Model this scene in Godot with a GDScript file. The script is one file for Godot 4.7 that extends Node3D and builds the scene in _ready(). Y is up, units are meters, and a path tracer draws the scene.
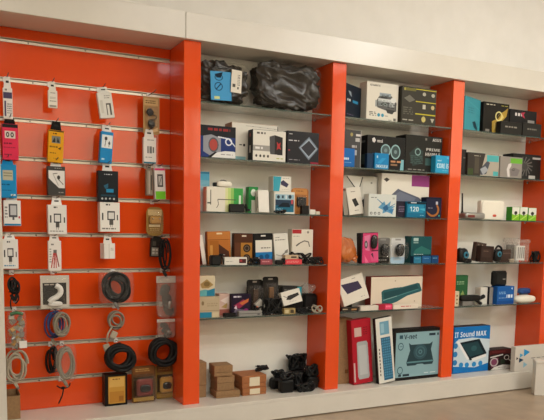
extends Node3D
# A shop wall: an orange slat panel with hanging accessories and three bays of glass shelves with boxed computer goods.
# Axes: x along the wall (0 = left edge of the first orange column), y up from the floor, z towards the room (0 = column fronts).

# ---- camera solved from the photograph -------------------------------------------------
const FOCAL = 672.18
const CENTRE = Vector2(271.03, 303.89)
const YAW = 0.46813
const PITCH = -0.10883
const ROLL = 0.01654
const DECK = 0.141            # top of the plinth above the floor
const EYE = Vector3(-1.3306, 1.0616 + DECK, 3.7878)
const BACK = -0.251           # front of the back panels
const COLW = 0.1032
const HEAD = 2.138 + DECK     # underside of the cornice
const RAIL_TOP = 2.0695 + DECK
const RAIL_STEP = 0.21052
const SHELF = [1.808 + DECK, 1.487 + DECK, 1.1677 + DECK, 0.8446 + DECK, 0.5224 + DECK]
const ON_SHELF = 0.038       # goods on the glass shelves stand this much further forward than their listed depth
const CEILING = 3.45

var right_dir: Vector3
var up_dir: Vector3
var fwd_dir: Vector3
var M = {}
var used = {}
var rng = RandomNumberGenerator.new()

# ---- printed atlas -----------------------------------------------------------------------
const ATLAS = 2048
const DENSITY = 620.0
var atlas: Image
var pen_x = 2
var pen_y = 2
var pen_h = 0
var solids = {}
var glyphs = {}
var font: SystemFont

func _ready():
	rng.seed = 71
	set_camera()
	set_light()
	atlas = Image.create(ATLAS, ATLAS, false, Image.FORMAT_RGB8)
	atlas.fill(Color("8a8478"))
	font = SystemFont.new()
	font.font_names = PackedStringArray(["Droid Sans"])
	font.font_weight = 700
	make_materials()
	build_room()
	build_fixture()
	build_slat_panel()
	hang_goods()
	fill_bay_one()
	fill_bay_two()
	fill_bay_three()
	M.print.albedo_texture = ImageTexture.create_from_image(atlas)
	M.gloss_print.albedo_texture = M.print.albedo_texture
	print("atlas used down to ", pen_y + pen_h)

func set_camera():
	fwd_dir = Vector3(sin(YAW) * cos(PITCH), sin(PITCH), -cos(YAW) * cos(PITCH))
	var r = Vector3(cos(YAW), 0, sin(YAW))
	var u = r.cross(fwd_dir)
	right_dir = r * cos(ROLL) + u * sin(ROLL)
	up_dir = -r * sin(ROLL) + u * cos(ROLL)
	var cam = Camera3D.new()
	cam.name = "camera"
	cam.projection = Camera3D.PROJECTION_FRUSTUM
	cam.near = 0.05
	cam.far = 60.0
	cam.size = 420.0 / FOCAL * cam.near
	cam.frustum_offset = Vector2((272.0 - CENTRE.x) / FOCAL, (CENTRE.y - 210.0) / FOCAL) * cam.near
	cam.transform = Transform3D(Basis(right_dir, up_dir, -fwd_dir), EYE)
	add_child(cam)
	cam.current = true

func set_light():
	var env = Environment.new()
	var sky = Sky.new()
	var sm = ProceduralSkyMaterial.new()
	sm.sky_top_color = Color("efe0bc")
	sm.sky_horizon_color = Color("f0e3c4")
	sm.ground_bottom_color = Color("8c867c")
	sm.ground_horizon_color = Color("a8a298")
	sm.sky_energy_multiplier = 3.0
	sm.ground_energy_multiplier = 0.7
	sky.sky_material = sm
	env.background_mode = Environment.BG_SKY
	env.sky = sky
	env.tonemap_mode = Environment.TONE_MAPPER_LINEAR
	env.tonemap_exposure = 0.33
	env.sdfgi_enabled = true
	env.ssao_enabled = true
	env.ssil_enabled = true
	var we = WorldEnvironment.new()
	we.name = "environment"
	we.environment = env
	add_child(we)

# ---- pixels to places -----------------------------------------------------------------
func ray(u, v) -> Vector3:
	return fwd_dir + right_dir * ((u - CENTRE.x) / FOCAL) - up_dir * ((v - CENTRE.y) / FOCAL)

func on_z(u, v, z) -> Vector3:
	var d = ray(u, v)
	return EYE + d * ((z - EYE.z) / d.z)

func on_y(u, v, y) -> Vector3:
	var d = ray(u, v)
	return EYE + d * ((y - EYE.y) / d.y)

# distance along dir from p until the image column u (or row v) is reached
func reach_u(p: Vector3, dir: Vector3, u) -> float:
	var g = right_dir * FOCAL - fwd_dir * (u - CENTRE.x)
	return -((p - EYE).dot(g)) / dir.dot(g)

func reach_v(p: Vector3, dir: Vector3, v) -> float:
	var g = up_dir * FOCAL + fwd_dir * (v - CENTRE.y)
	return -((p - EYE).dot(g)) / dir.dot(g)

# ---- nodes ----------------------------------------------------------------------------------
func numbered(called: String) -> String:
	var n = used.get(called, 0)
	used[called] = n + 1
	return called if n == 0 else "%s_%03d" % [called, n]

func thing(called, label, category, at = Vector3.ZERO, group = "") -> Node3D:
	var o = Node3D.new()
	o.name = numbered(called)
	add_child(o)
	o.position = at
	o.set_meta("label", label)
	o.set_meta("category", category)
	if group != "":
		o.set_meta("group", group)
	return o

func part(called, mesh, mat, parent) -> MeshInstance3D:
	var o = MeshInstance3D.new()
	o.name = called
	o.mesh = mesh
	o.material_override = mat
	parent.add_child(o, true)
	return o

func structure(called, mesh, mat) -> MeshInstance3D:
	var o = part(called, mesh, mat, self)
	o.set_meta("kind", "structure")
	return o

# ---- mesh making ---------------------------------------------------------------------------
func surf() -> SurfaceTool:
	var st = SurfaceTool.new()
	st.begin(Mesh.PRIMITIVE_TRIANGLES)
	return st

func quad(st, a, b, c, d, n, ua = Vector2.ZERO, ub = Vector2.ZERO, uc = Vector2.ZERO, ud = Vector2.ZERO):
	var vs = [a, b, c, d]
	var us = [ua, ub, uc, ud]
	var order = [0, 1, 2, 0, 2, 3]
	if (b - a).cross(c - a).dot(n) > 0:
		order = [0, 2, 1, 0, 3, 2]
	for i in order:
		st.set_normal(n)
		st.set_uv(us[i])
		st.add_vertex(vs[i])

func tri(st, a, b, c, n, uv = Vector2.ZERO):
	var vs = [a, b, c]
	if (b - a).cross(c - a).dot(n) > 0:
		vs = [a, c, b]
	for v in vs:
		st.set_normal(n)
		st.set_uv(uv)
		st.add_vertex(v)

# a box with chamfered edges; faces holds Rect2s of the atlas for "front", "left", "top"; plain is the uv of all else
func chamfer_box(st, lo: Vector3, hi: Vector3, b: float, plain = Vector2.ZERO, faces = {}):
	b = minf(b, 0.45 * minf(hi.x - lo.x, minf(hi.y - lo.y, hi.z - lo.z)))
	var c = (lo + hi) * 0.5
	var h = (hi - lo) * 0.5
	for axis in 3:
		for s in [-1.0, 1.0]:
			var n = Vector3.ZERO
			n[axis] = s
			var p = (axis + 1) % 3
			var q = (axis + 2) % 3
			var pts = []
			for k in [[-1, -1], [1, -1], [1, 1], [-1, 1]]:
				var v = c
				v[axis] += s * h[axis]
				v[p] += k[0] * (h[p] - b)
				v[q] += k[1] * (h[q] - b)
				pts.append(v)
			var key = ""
			if axis == 2 and s > 0: key = "front"
			if axis == 0 and s < 0: key = "left"
			if axis == 1 and s > 0: key = "top"
			if faces.has(key):
				var r: Rect2 = faces[key]
				var uvs = []
				for v in pts:
					var f = (v - lo) / (hi - lo)
					var t = Vector2(f.x, 1.0 - f.y)
					if key == "left": t = Vector2(f.z, 1.0 - f.y)
					if key == "top": t = Vector2(f.x, f.z)
					uvs.append(r.position + t * r.size)
				quad(st, pts[0], pts[1], pts[2], pts[3], n, uvs[0], uvs[1], uvs[2], uvs[3])
			else:
				quad(st, pts[0], pts[1], pts[2], pts[3], n, plain, plain, plain, plain)
	for axis in 3:
		var p = (axis + 1) % 3
		var q = (axis + 2) % 3
		for sp in [-1.0, 1.0]:
			for sq in [-1.0, 1.0]:
				var pts = []
				for k in [[-1.0, 0], [1.0, 0], [1.0, 1], [-1.0, 1]]:
					var v = c
					v[axis] += k[0] * (h[axis] - b)
					v[p] += sp * (h[p] - (b if k[1] == 0 else 0.0))
					v[q] += sq * (h[q] - (0.0 if k[1] == 0 else b))
					pts.append(v)
				var n = Vector3.ZERO
				n[p] = sp
				n[q] = sq
				quad(st, pts[0], pts[1], pts[2], pts[3], n.normalized(), plain, plain, plain, plain)
	for sx in [-1.0, 1.0]:
		for sy in [-1.0, 1.0]:
			for sz in [-1.0, 1.0]:
				var s = Vector3(sx, sy, sz)
				var corner = c + h * s
				tri(st, corner - Vector3(sx * b, sy * b, 0), corner - Vector3(0, sy * b, sz * b), corner - Vector3(sx * b, 0, sz * b), s.normalized(), plain)

func box_mesh(lo, hi, b = 0.002, plain = Vector2.ZERO, faces = {}) -> ArrayMesh:
	var st = surf()
	chamfer_box(st, lo, hi, b, plain, faces)
	return st.commit()

# a tube along points
func tube(st, pts, r, sides = 7, taper = 1.0):
	var n = pts.size()
	if n < 2:
		return
	var side = Vector3.ZERO
	var prev = []
	for i in n:
		var t = (pts[mini(i + 1, n - 1)] - pts[maxi(i - 1, 0)]).normalized()
		if side == Vector3.ZERO:
			side = t.cross(Vector3.UP if absf(t.y) < 0.9 else Vector3.RIGHT).normalized()
		side = (side - t * side.dot(t)).normalized()
		var up = t.cross(side)
		var rr = r * lerpf(1.0, taper, float(i) / (n - 1))
		var ring = []
		for k in sides:
			var a = TAU * k / sides
			var d = side * cos(a) + up * sin(a)
			ring.append([pts[i] + d * rr, d])
		if i > 0:
			for k in sides:
				var k2 = (k + 1) % sides
				smooth_quad(st, prev[k], prev[k2], ring[k2], ring[k])
		if i == 0 or i == n - 1:
			var nn = -t if i == 0 else t
			for k in sides:
				tri(st, pts[i], ring[k][0], ring[(k + 1) % sides][0], nn)
		prev = ring

func smooth_quad(st, a, b, c, d):
	var q = [a, b, c, d]
	var order = [0, 1, 2, 0, 2, 3]
	if (b[0] - a[0]).cross(c[0] - a[0]).dot(a[1]) > 0:
		order = [0, 2, 1, 0, 3, 2]
	for i in order:
		st.set_normal(q[i][1])
		st.set_uv(Vector2.ZERO)
		st.add_vertex(q[i][0])

func tube_mesh(pts, r, sides = 7, taper = 1.0) -> ArrayMesh:
	var st = surf()
	if pts.size() > 2 and pts.size() < 9:
		pts = spline(pts)
	tube(st, pts, r, sides, taper)
	return st.commit()

func spline(pts) -> Array:
	var out = []
	var n = pts.size()
	for i in n - 1:
		for k in 6:
			out.append(pts[i].cubic_interpolate(pts[i + 1], pts[maxi(i - 1, 0)], pts[mini(i + 2, n - 1)], k / 6.0))
	out.append(pts[n - 1])
	return out

# a disc or ring section swept round an axis through c: profile points are (radius, along)
func lathe_mesh(profile, axis = Vector3.UP, segs = 20) -> ArrayMesh:
	var st = surf()
	st.set_smooth_group(-1)
	var x = axis.cross(Vector3.RIGHT if absf(axis.x) < 0.9 else Vector3.UP).normalized()
	var y = axis.cross(x)
	for i in profile.size() - 1:
		for k in segs:
			var p = []
			for e in [[i, k], [i, k + 1], [i + 1, k + 1], [i + 1, k]]:
				var a = TAU * e[1] / segs
				p.append((x * cos(a) + y * sin(a)) * profile[e[0]][0] + axis * profile[e[0]][1])
			var mid = (p[0] + p[1] + p[2] + p[3]) * 0.25
			var n = (p[2] - p[0]).cross(p[3] - p[1]).normalized()
			var a2 = TAU * (k + 0.5) / segs
			var slope = Vector2(profile[i + 1][1] - profile[i][1], -(profile[i + 1][0] - profile[i][0]))
			var want = (x * cos(a2) + y * sin(a2)) * slope.x + axis * slope.y
			if n.length() < 0.5: n = want.normalized()
			if n.dot(want) < 0: n = -n
			quad(st, p[0], p[1], p[2], p[3], n)
	return st.commit()

# a soft lump: a superellipsoid with folds
func lump_mesh(size: Vector3, power: float, folds: float, freq: float, seed_: int, segs = 40, stretch = Vector3.ONE) -> ArrayMesh:
	var noise = FastNoiseLite.new()
	noise.seed = seed_
	noise.noise_type = FastNoiseLite.TYPE_SIMPLEX_SMOOTH
	noise.fractal_type = FastNoiseLite.FRACTAL_RIDGED
	noise.fractal_octaves = 3
	noise.frequency = freq
	var st = surf()
	st.set_smooth_group(0)
	var rows = segs / 2
	var grid = []
	for i in rows + 1:
		var row = []
		var phi = PI * i / rows - PI / 2
		for k in segs:
			var th = TAU * k / segs
			var p = Vector3(sp(cos(phi), power) * sp(cos(th), power), sp(sin(phi), power), sp(cos(phi), power) * sp(sin(th), power))
			var n = p.normalized()
			p = p * size * 0.5
			p += n * folds * (noise.get_noise_3dv(p * stretch) - 0.7)
			row.append(p)
		grid.append(row)
	for i in rows:
		for k in segs:
			var k2 = (k + 1) % segs
			for v in [grid[i][k], grid[i + 1][k], grid[i + 1][k2], grid[i][k], grid[i + 1][k2], grid[i][k2]]:
				st.set_uv(Vector2.ZERO)
				st.add_vertex(v)
	st.index()
	st.generate_normals()
	return st.commit()

func sp(x, e) -> float:
	return signf(x) * pow(absf(x), e)

# a flat plate cut to an outline in x and y, extruded from z0 to z1
func plate_mesh(outline: PackedVector2Array, z0: float, z1: float, rect = null, plain = Vector2.ZERO) -> ArrayMesh:
	var st = surf()
	var lo = outline[0]
	var hi = outline[0]
	for p in outline:
		lo = lo.min(p)
		hi = hi.max(p)
	var ids = Geometry2D.triangulate_polygon(outline)
	for s in 2:
		var z = z1 if s == 0 else z0
		var n = Vector3(0, 0, 1 if s == 0 else -1)
		for k in range(0, ids.size(), 3):
			var vs = [outline[ids[k]], outline[ids[k + 1]], outline[ids[k + 2]]]
			var p3 = []
			for v in vs: p3.append(Vector3(v.x, v.y, z))
			if (p3[1] - p3[0]).cross(p3[2] - p3[0]).dot(n) > 0:
				vs = [vs[0], vs[2], vs[1]]
			for v in vs:
				var t = (v - lo) / (hi - lo)
				st.set_normal(n)
				st.set_uv(rect.position + Vector2(t.x, 1.0 - t.y) * rect.size if rect and s == 0 else plain)
				st.add_vertex(Vector3(v.x, v.y, z))
	var c = (lo + hi) * 0.5
	for i in outline.size():
		var a = outline[i]
		var b = outline[(i + 1) % outline.size()]
		var e = (b - a).normalized()
		var n = Vector3(e.y, -e.x, 0)
		if Geometry2D.is_point_in_polygon((a + b) * 0.5 + Vector2(n.x, n.y) * 0.0004, outline): n = -n
		quad(st, Vector3(a.x, a.y, z0), Vector3(b.x, b.y, z0), Vector3(b.x, b.y, z1), Vector3(a.x, a.y, z1), n, plain, plain, plain, plain)
	return st.commit()

func round_rect(w, h, r, y0 = 0.0, steps = 4) -> PackedVector2Array:
	var out = PackedVector2Array()
	r = minf(r, 0.49 * minf(w, h))
	for q in 4:
		var c = Vector2((w / 2 - r) * (1 if q in [0, 3] else -1), y0 + h / 2 + (h / 2 - r) * (1 if q in [0, 1] else -1))
		for k in steps + 1:
			var a = PI / 2 * (q + float(k) / steps)
			out.append(c + Vector2(cos(a), sin(a)) * r)
	return out

# ---- printing -------------------------------------------------------------------------------
func cell(w: int, h: int) -> Rect2i:
	if pen_x + w + 4 > ATLAS:
		pen_x = 2
		pen_y += pen_h + 4
		pen_h = 0
	var r = Rect2i(pen_x, pen_y, w, h)
	if pen_y + h > ATLAS:
		push_error("atlas full")
	pen_x += w + 4
	pen_h = maxi(pen_h, h)
	return r

func solid(hex: String) -> Vector2:
	if not solids.has(hex):
		var r = cell(6, 6)
		atlas.fill_rect(r.grow(1), Color(hex))
		solids[hex] = (Vector2(r.position) + Vector2(3, 3)) / ATLAS
	return solids[hex]

# prints ops on a face of w x h metres, returns its place in the atlas
func art(w: float, h: float, ground: String, ops: Array) -> Rect2:
	var r = cell(maxi(8, int(w * DENSITY)), maxi(8, int(h * DENSITY)))
	atlas.fill_rect(r.grow(1), Color(ground))
	for o in ops:
		match o[0]:
			"r": fill_poly(r, [o[1], o[2], o[1] + o[3], o[2], o[1] + o[3], o[2] + o[4], o[1], o[2] + o[4]], o[5])
			"p": fill_poly(r, o[1], o[2])
			"e": fill_poly(r, oval(o[1], o[2], o[3], o[4]), o[5])
			"o":
				var a = oval(o[1], o[2], o[3], o[4])
				var b = oval(o[1], o[2], o[3] - o[5], o[4] - o[5] * o[4] / o[3])
				for i in 20:
					var j = (i + 1) % 20
					fill_poly(r, [a[i * 2], a[i * 2 + 1], a[j * 2], a[j * 2 + 1], b[j * 2], b[j * 2 + 1], b[i * 2], b[i * 2 + 1]], o[6])
			"l":
				var asp = h / w
				var d = Vector2(o[3] - o[1], (o[4] - o[2]) * asp).normalized() * o[5] * 0.5
				var n = Vector2(-d.y, d.x / asp)
				fill_poly(r, [o[1] + n.x, o[2] + n.y, o[3] + n.x, o[4] + n.y, o[3] - n.x, o[4] - n.y, o[1] - n.x, o[2] - n.y], o[6])
			"g":  # rows of fine print
				for k in o[5]:
					var y = o[2] + o[4] * k / o[5]
					var x = o[1]
					while x < o[1] + o[3]:
						var ln = rng.randf_range(0.05, 0.16)
						fill_poly(r, [x, y, minf(x + ln, o[1] + o[3]), y, minf(x + ln, o[1] + o[3]), y + o[4] / o[5] * 0.5, x, y + o[4] / o[5] * 0.5], o[6])
						x += ln + 0.035
			"t": write(r, o[1], o[2], o[3], o[4], o[5], o[6] if o.size() > 6 else 0.0)
	return Rect2(Vector2(r.position) / ATLAS, Vector2(r.size) / ATLAS)

func oval(cx, cy, rx, ry) -> Array:
	var out = []
	for i in 20:
		out.append(cx + rx * cos(TAU * i / 20))
		out.append(cy + ry * sin(TAU * i / 20))
	return out

func fill_poly(r: Rect2i, flat: Array, hex: String):
	var col = Color(hex)
	var n = flat.size() / 2
	var pts = []
	var y0 = 1e9
	var y1 = -1e9
	for i in n:
		var p = Vector2(r.position) + Vector2(flat[i * 2], flat[i * 2 + 1]) * Vector2(r.size)
		pts.append(p)
		y0 = minf(y0, p.y)
		y1 = maxf(y1, p.y)
	for y in range(maxi(int(floor(y0)), r.position.y), mini(int(ceil(y1)), r.end.y - 1) + 1):
		var yy = y + 0.5
		var xs = []
		for i in n:
			var a = pts[i]
			var b = pts[(i + 1) % n]
			if (a.y <= yy) != (b.y <= yy):
				xs.append(a.x + (yy - a.y) / (b.y - a.y) * (b.x - a.x))
		xs.sort()
		for k in range(0, xs.size() - 1, 2):
			var xa = clampi(int(round(xs[k])), r.position.x, r.end.x)
			var xb = clampi(int(round(xs[k + 1])), r.position.x, r.end.x)
			if xb > xa:
				atlas.fill_rect(Rect2i(xa, y, xb - xa, 1), col)

func write(r: Rect2i, text: String, x: float, y: float, high: float, hex: String, wide: float):
	if not glyphs.has(text):
		var tm = TextMesh.new()
		tm.text = text
		tm.font = font
		tm.font_size = 48
		tm.depth = 0.0
		tm.pixel_size = 0.01
		tm.curve_step = 2.0
		var arr = tm.get_mesh_arrays()
		glyphs[text] = [arr[Mesh.ARRAY_VERTEX], arr[Mesh.ARRAY_INDEX], tm.get_aabb()]
	var g = glyphs[text]
	var box: AABB = g[2]
	var k = high * r.size.y / box.size.y
	var kx = k if wide == 0.0 else wide * r.size.x / box.size.x
	var idx = g[1]
	var count = idx.size() if idx else g[0].size()
	for i in range(0, count, 3):
		var flat = []
		for j in 3:
			var v = g[0][idx[i + j]] if idx else g[0][i + j]
			flat.append(x + (v.x - box.position.x) * kx / r.size.x)
			flat.append(y + (box.end.y - v.y) * k / r.size.y)
		fill_poly(r, flat, hex)

# ---- materials --------------------------------------------------------------------------------
func mat(hex, rough, metal = 0.0, spec = 0.5) -> StandardMaterial3D:
	var m = StandardMaterial3D.new()
	m.albedo_color = Color(hex)
	m.roughness = rough
	m.metallic = metal
	m.metallic_specular = spec
	return m

func mottled(hex_a, hex_b, rough, freq, scale_) -> StandardMaterial3D:
	var m = mat("ffffff", rough)
	var n = FastNoiseLite.new()
	n.frequency = freq
	n.seed = 5
	n.fractal_octaves = 5
	var t = NoiseTexture2D.new()
	t.width = 512
	t.height = 512
	t.seamless = true
	t.noise = n
	var g = Gradient.new()
	g.set_color(0, Color(hex_a))
	g.set_color(1, Color(hex_b))
	t.color_ramp = g
	m.albedo_texture = t
	m.uv1_triplanar = true
	m.uv1_world_triplanar = true
	m.uv1_scale = Vector3.ONE * scale_
	return m

func clear(hex, alpha, rough, spec = 0.5) -> StandardMaterial3D:
	var m = mat(hex, rough)
	m.albedo_color.a = alpha
	m.transparency = BaseMaterial3D.TRANSPARENCY_ALPHA
	m.cull_mode = BaseMaterial3D.CULL_DISABLED
	m.metallic_specular = spec
	return m

func make_materials():
	M.print = mat("ffffff", 0.55, 0.0, 0.2)
	M.gloss_print = mat("ffffff", 0.35, 0.0, 0.25)
	M.orange = mottled("de4914", "e24e17", 0.07, 0.01, 0.5)
	M.white_board = mottled("d3cdc0", "d9d3c6", 0.3, 0.01, 0.6)
	M.back_board = mottled("e6e3d6", "ece9dc", 0.55, 0.01, 0.6)
	M.plaster = mottled("e9e5dc", "f0ece4", 0.85, 0.02, 0.4)
	M.floor = mottled("94806a", "ab967c", 0.32, 0.012, 0.7)
	M.rail = mat("cfc4b2", 0.35, 0.55)
	M.dark_metal = mat("2a2725", 0.4, 0.6)
	M.chrome = mat("b8b4ac", 0.25, 0.9)
	M.glass = clear("a9bfb4", 0.28, 0.05)
	M.glass_edge = clear("33463f", 0.86, 0.1)
	M.pane = clear("e8f0ee", 0.1, 0.02)
	M.kraft = mottled("886745", "99774f", 0.8, 0.03, 3.0)
	M.rust_card = mottled("955a30", "a36639", 0.75, 0.03, 3.0)
	M.black = mat("131211", 0.45, 0.0, 0.35)
	M.black_gloss = mat("121212", 0.18)
	M.rubber = mat("151514", 0.5, 0.0, 0.35)
	M.dark_wrap = mat("15120f", 0.3, 0.0, 0.45)
	M.grey = mat("77746e", 0.5)
	M.silver = mat("9b9994", 0.3, 0.7)
	M.white_plastic = mat("e9e6de", 0.35)
	M.cream_plastic = mat("e6e0cf", 0.4)
	M.beige_cable = mat("a89d88", 0.5)
	M.grey_cable = mat("87806f", 0.5)
	M.blue_cable = mat("344a80", 0.5)
	M.wrap = clear("cfcac0", 0.07, 0.12, 0.25)
	M.sleeve = clear("b8a892", 0.05, 0.3, 0.12)
	M.wrap_milky = clear("cbc4b8", 0.2, 0.12, 0.3)
	M.blister = clear("d8d2c8", 0.03, 0.08, 0.25)
	M.amber = clear("cc6a22", 0.66, 0.12)
	M.orange_plastic = mat("d85f1c", 0.4)
	M.teal = mat("1f6f86", 0.45)
	M.blue_plastic = mat("24508a", 0.45)
	M.green_plastic = mat("2c6a3c", 0.5)
	M.dark_red = mat("6e241a", 0.5)
	M.gold_card = mat("b98a3c", 0.45)
	M.lamp = mat("ffffff", 0.5)
	M.lamp.emission_enabled = true
	M.lamp.emission = Color("fff0dc")
	M.lamp.emission_energy_multiplier = 3.0
	M.added_wainscot = mottled("3a2c22", "4a382b", 0.5, 0.02, 1.2)
	M.frame = mat("4c4a47", 0.4, 0.6)
	M.pavement = mottled("8d877c", "9d968a", 0.9, 0.02, 0.5)

# ---- the room -------------------------------------------------------------------------------
func slab(called, lo, hi, m):
	return structure(called, box_mesh(lo, hi, 0.003), m)

func build_room():
	slab("floor", Vector3(-3.0, -0.1, -0.4), Vector3(5.2, 0.0, 8.6), M.floor)
	slab("ceiling", Vector3(-3.0, CEILING, -0.4), Vector3(5.2, CEILING + 0.1, 8.6), M.plaster)
	slab("wall_back", Vector3(-3.0, 0.0, -0.42), Vector3(5.2, CEILING, -0.285), M.plaster)
	slab("wall_left", Vector3(-3.1, 0.0, -0.42), Vector3(-3.0, CEILING, 8.6), M.plaster)
	slab("wall_right", Vector3(5.2, 0.0, -0.42), Vector3(5.3, CEILING, 3.0), M.plaster)
	# the shop front runs at an angle; it is a wall with one long window
	var a = Vector3(-3.1, 0, 8.5)
	var b = Vector3(5.3, 0, 2.3)
	var len_ = a.distance_to(b)
	var yaw = -atan2(b.z - a.z, b.x - a.x)
	var w0 = 2.2
	var w1 = len_ - 0.5
	var sill = 1.72 + DECK
	var top = 3.08 + DECK
	var bits = [[0.0, w0, 0.0, CEILING], [w1, len_, 0.0, CEILING], [w0, w1, 0.0, sill], [w0, w1, top, CEILING]]
	var st = surf()
	for q in bits:
		chamfer_box(st, Vector3(q[0], q[2], 0.0), Vector3(q[1], q[3], 0.15), 0.002)
	var wf = structure("wall_front", st.commit(), M.plaster)
	wf.position = a
	wf.rotation.y = yaw
	st = surf()
	for q in [[w0, w1, sill, sill + 0.05], [w0, w1, top - 0.05, top], [w0, w0 + 0.05, sill, top], [w1 - 0.05, w1, sill, top]]:
		chamfer_box(st, Vector3(q[0], q[2], 0.04), Vector3(q[1], q[3], 0.1), 0.004)
	var wn = structure("window_1", st.commit(), M.frame)
	wn.position = a
	wn.rotation.y = yaw
	var panes = 4
	for i in panes:
		var x0 = lerpf(w0 + 0.05, w1 - 0.05, float(i) / panes)
		var x1 = lerpf(w0 + 0.05, w1 - 0.05, float(i + 1) / panes)
		part("pane", box_mesh(Vector3(x0, sill + 0.05, 0.068), Vector3(x1, top - 0.05, 0.074), 0.001), M.pane, wn)
		if i > 0:
			part("mullion", box_mesh(Vector3(x0 - 0.02, sill + 0.05, 0.045), Vector3(x0 + 0.02, top - 0.05, 0.095), 0.003), M.frame, wn)
	st = surf()
	var boards = 22
	var clad = len_ * 0.57
	for i in boards:
		chamfer_box(st, Vector3(lerpf(0.0, clad, float(i) / boards) + 0.003, 0.0, -0.025), Vector3(lerpf(0.0, clad, float(i + 1) / boards) - 0.003, sill - 0.03, -0.001), 0.004)
	var wc = structure("added_trim_1", st.commit(), M.added_wainscot)  # unseen dark boards, added so the lower slat panel mirrors something dark
	wc.position = a
	wc.rotation.y = yaw
	# the pavement outside the window
	slab("floor_outside", Vector3(-14.0, -0.2, -8.0), Vector3(20.0, -0.11, 26.0), M.pavement)
	# an unseen round lamp, added over the aisle to brighten the upper wall
	var b3 = thing("added_globe_lamp", "unseen white globe lamp added over the aisle to brighten the upper wall", "lamp", Vector3(2.7, CEILING, 2.1))
	part("rose", lathe_mesh([[0.0, -0.03], [0.05, -0.028], [0.06, -0.001], [0.0, -0.001]], Vector3.UP, 20), M.white_plastic, b3)
	part("cord", tube_mesh([Vector3(0, -0.028, 0), Vector3(0, -0.2, 0)], 0.004, 6), M.black, b3)
	part("globe_bulb", lump_mesh(Vector3(0.24, 0.24, 0.24), 1.0, 0.0, 1.0, 1, 28), M.lamp, b3).position = Vector3(0, -0.31, 0)
	var bl = OmniLight3D.new()
	bl.name = "added_globe_light"
	bl.light_color = Color("fffefc")
	bl.light_energy = 3.8
	bl.omni_range = 14.0
	bl.omni_attenuation = 2.0
	bl.light_size = 0.11
	bl.shadow_enabled = true
	bl.position = Vector3(0, -0.31, 0)
	b3.add_child(bl)
	# ceiling panels that light the shop
	for q in [[0.9, 3.0, 13.0, "over the aisle before the wrapped bags"], [2.7, 3.4, 18.0, "over the aisle before the graphics card boxes"], [-1.2, 5.0, 24.0, "near the shop window"]]:
		var t = thing("ceiling_light", "flat white LED ceiling panel " + q[3], "light", Vector3(q[0], CEILING, q[1]), "LED panels on the ceiling")
		part("frame", box_mesh(Vector3(-0.62, -0.03, -0.17), Vector3(0.62, -0.001, 0.17), 0.004), M.white_plastic, t)
		part("diffuser", box_mesh(Vector3(-0.59, -0.036, -0.14), Vector3(0.59, -0.0305, 0.14), 0.002), M.lamp, t)
		var l = AreaLight3D.new()
		l.name = "panel_light"
		l.area_size = Vector2(1.18, 0.28)
		l.light_color = Color("fffefc")
		l.light_energy = q[2]
		l.area_range = 14.0
		l.area_attenuation = 2.0
		l.shadow_enabled = true
		l.position = Vector3(0, -0.045, 0)
		l.rotation.x = -PI / 2
		t.add_child(l)

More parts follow.
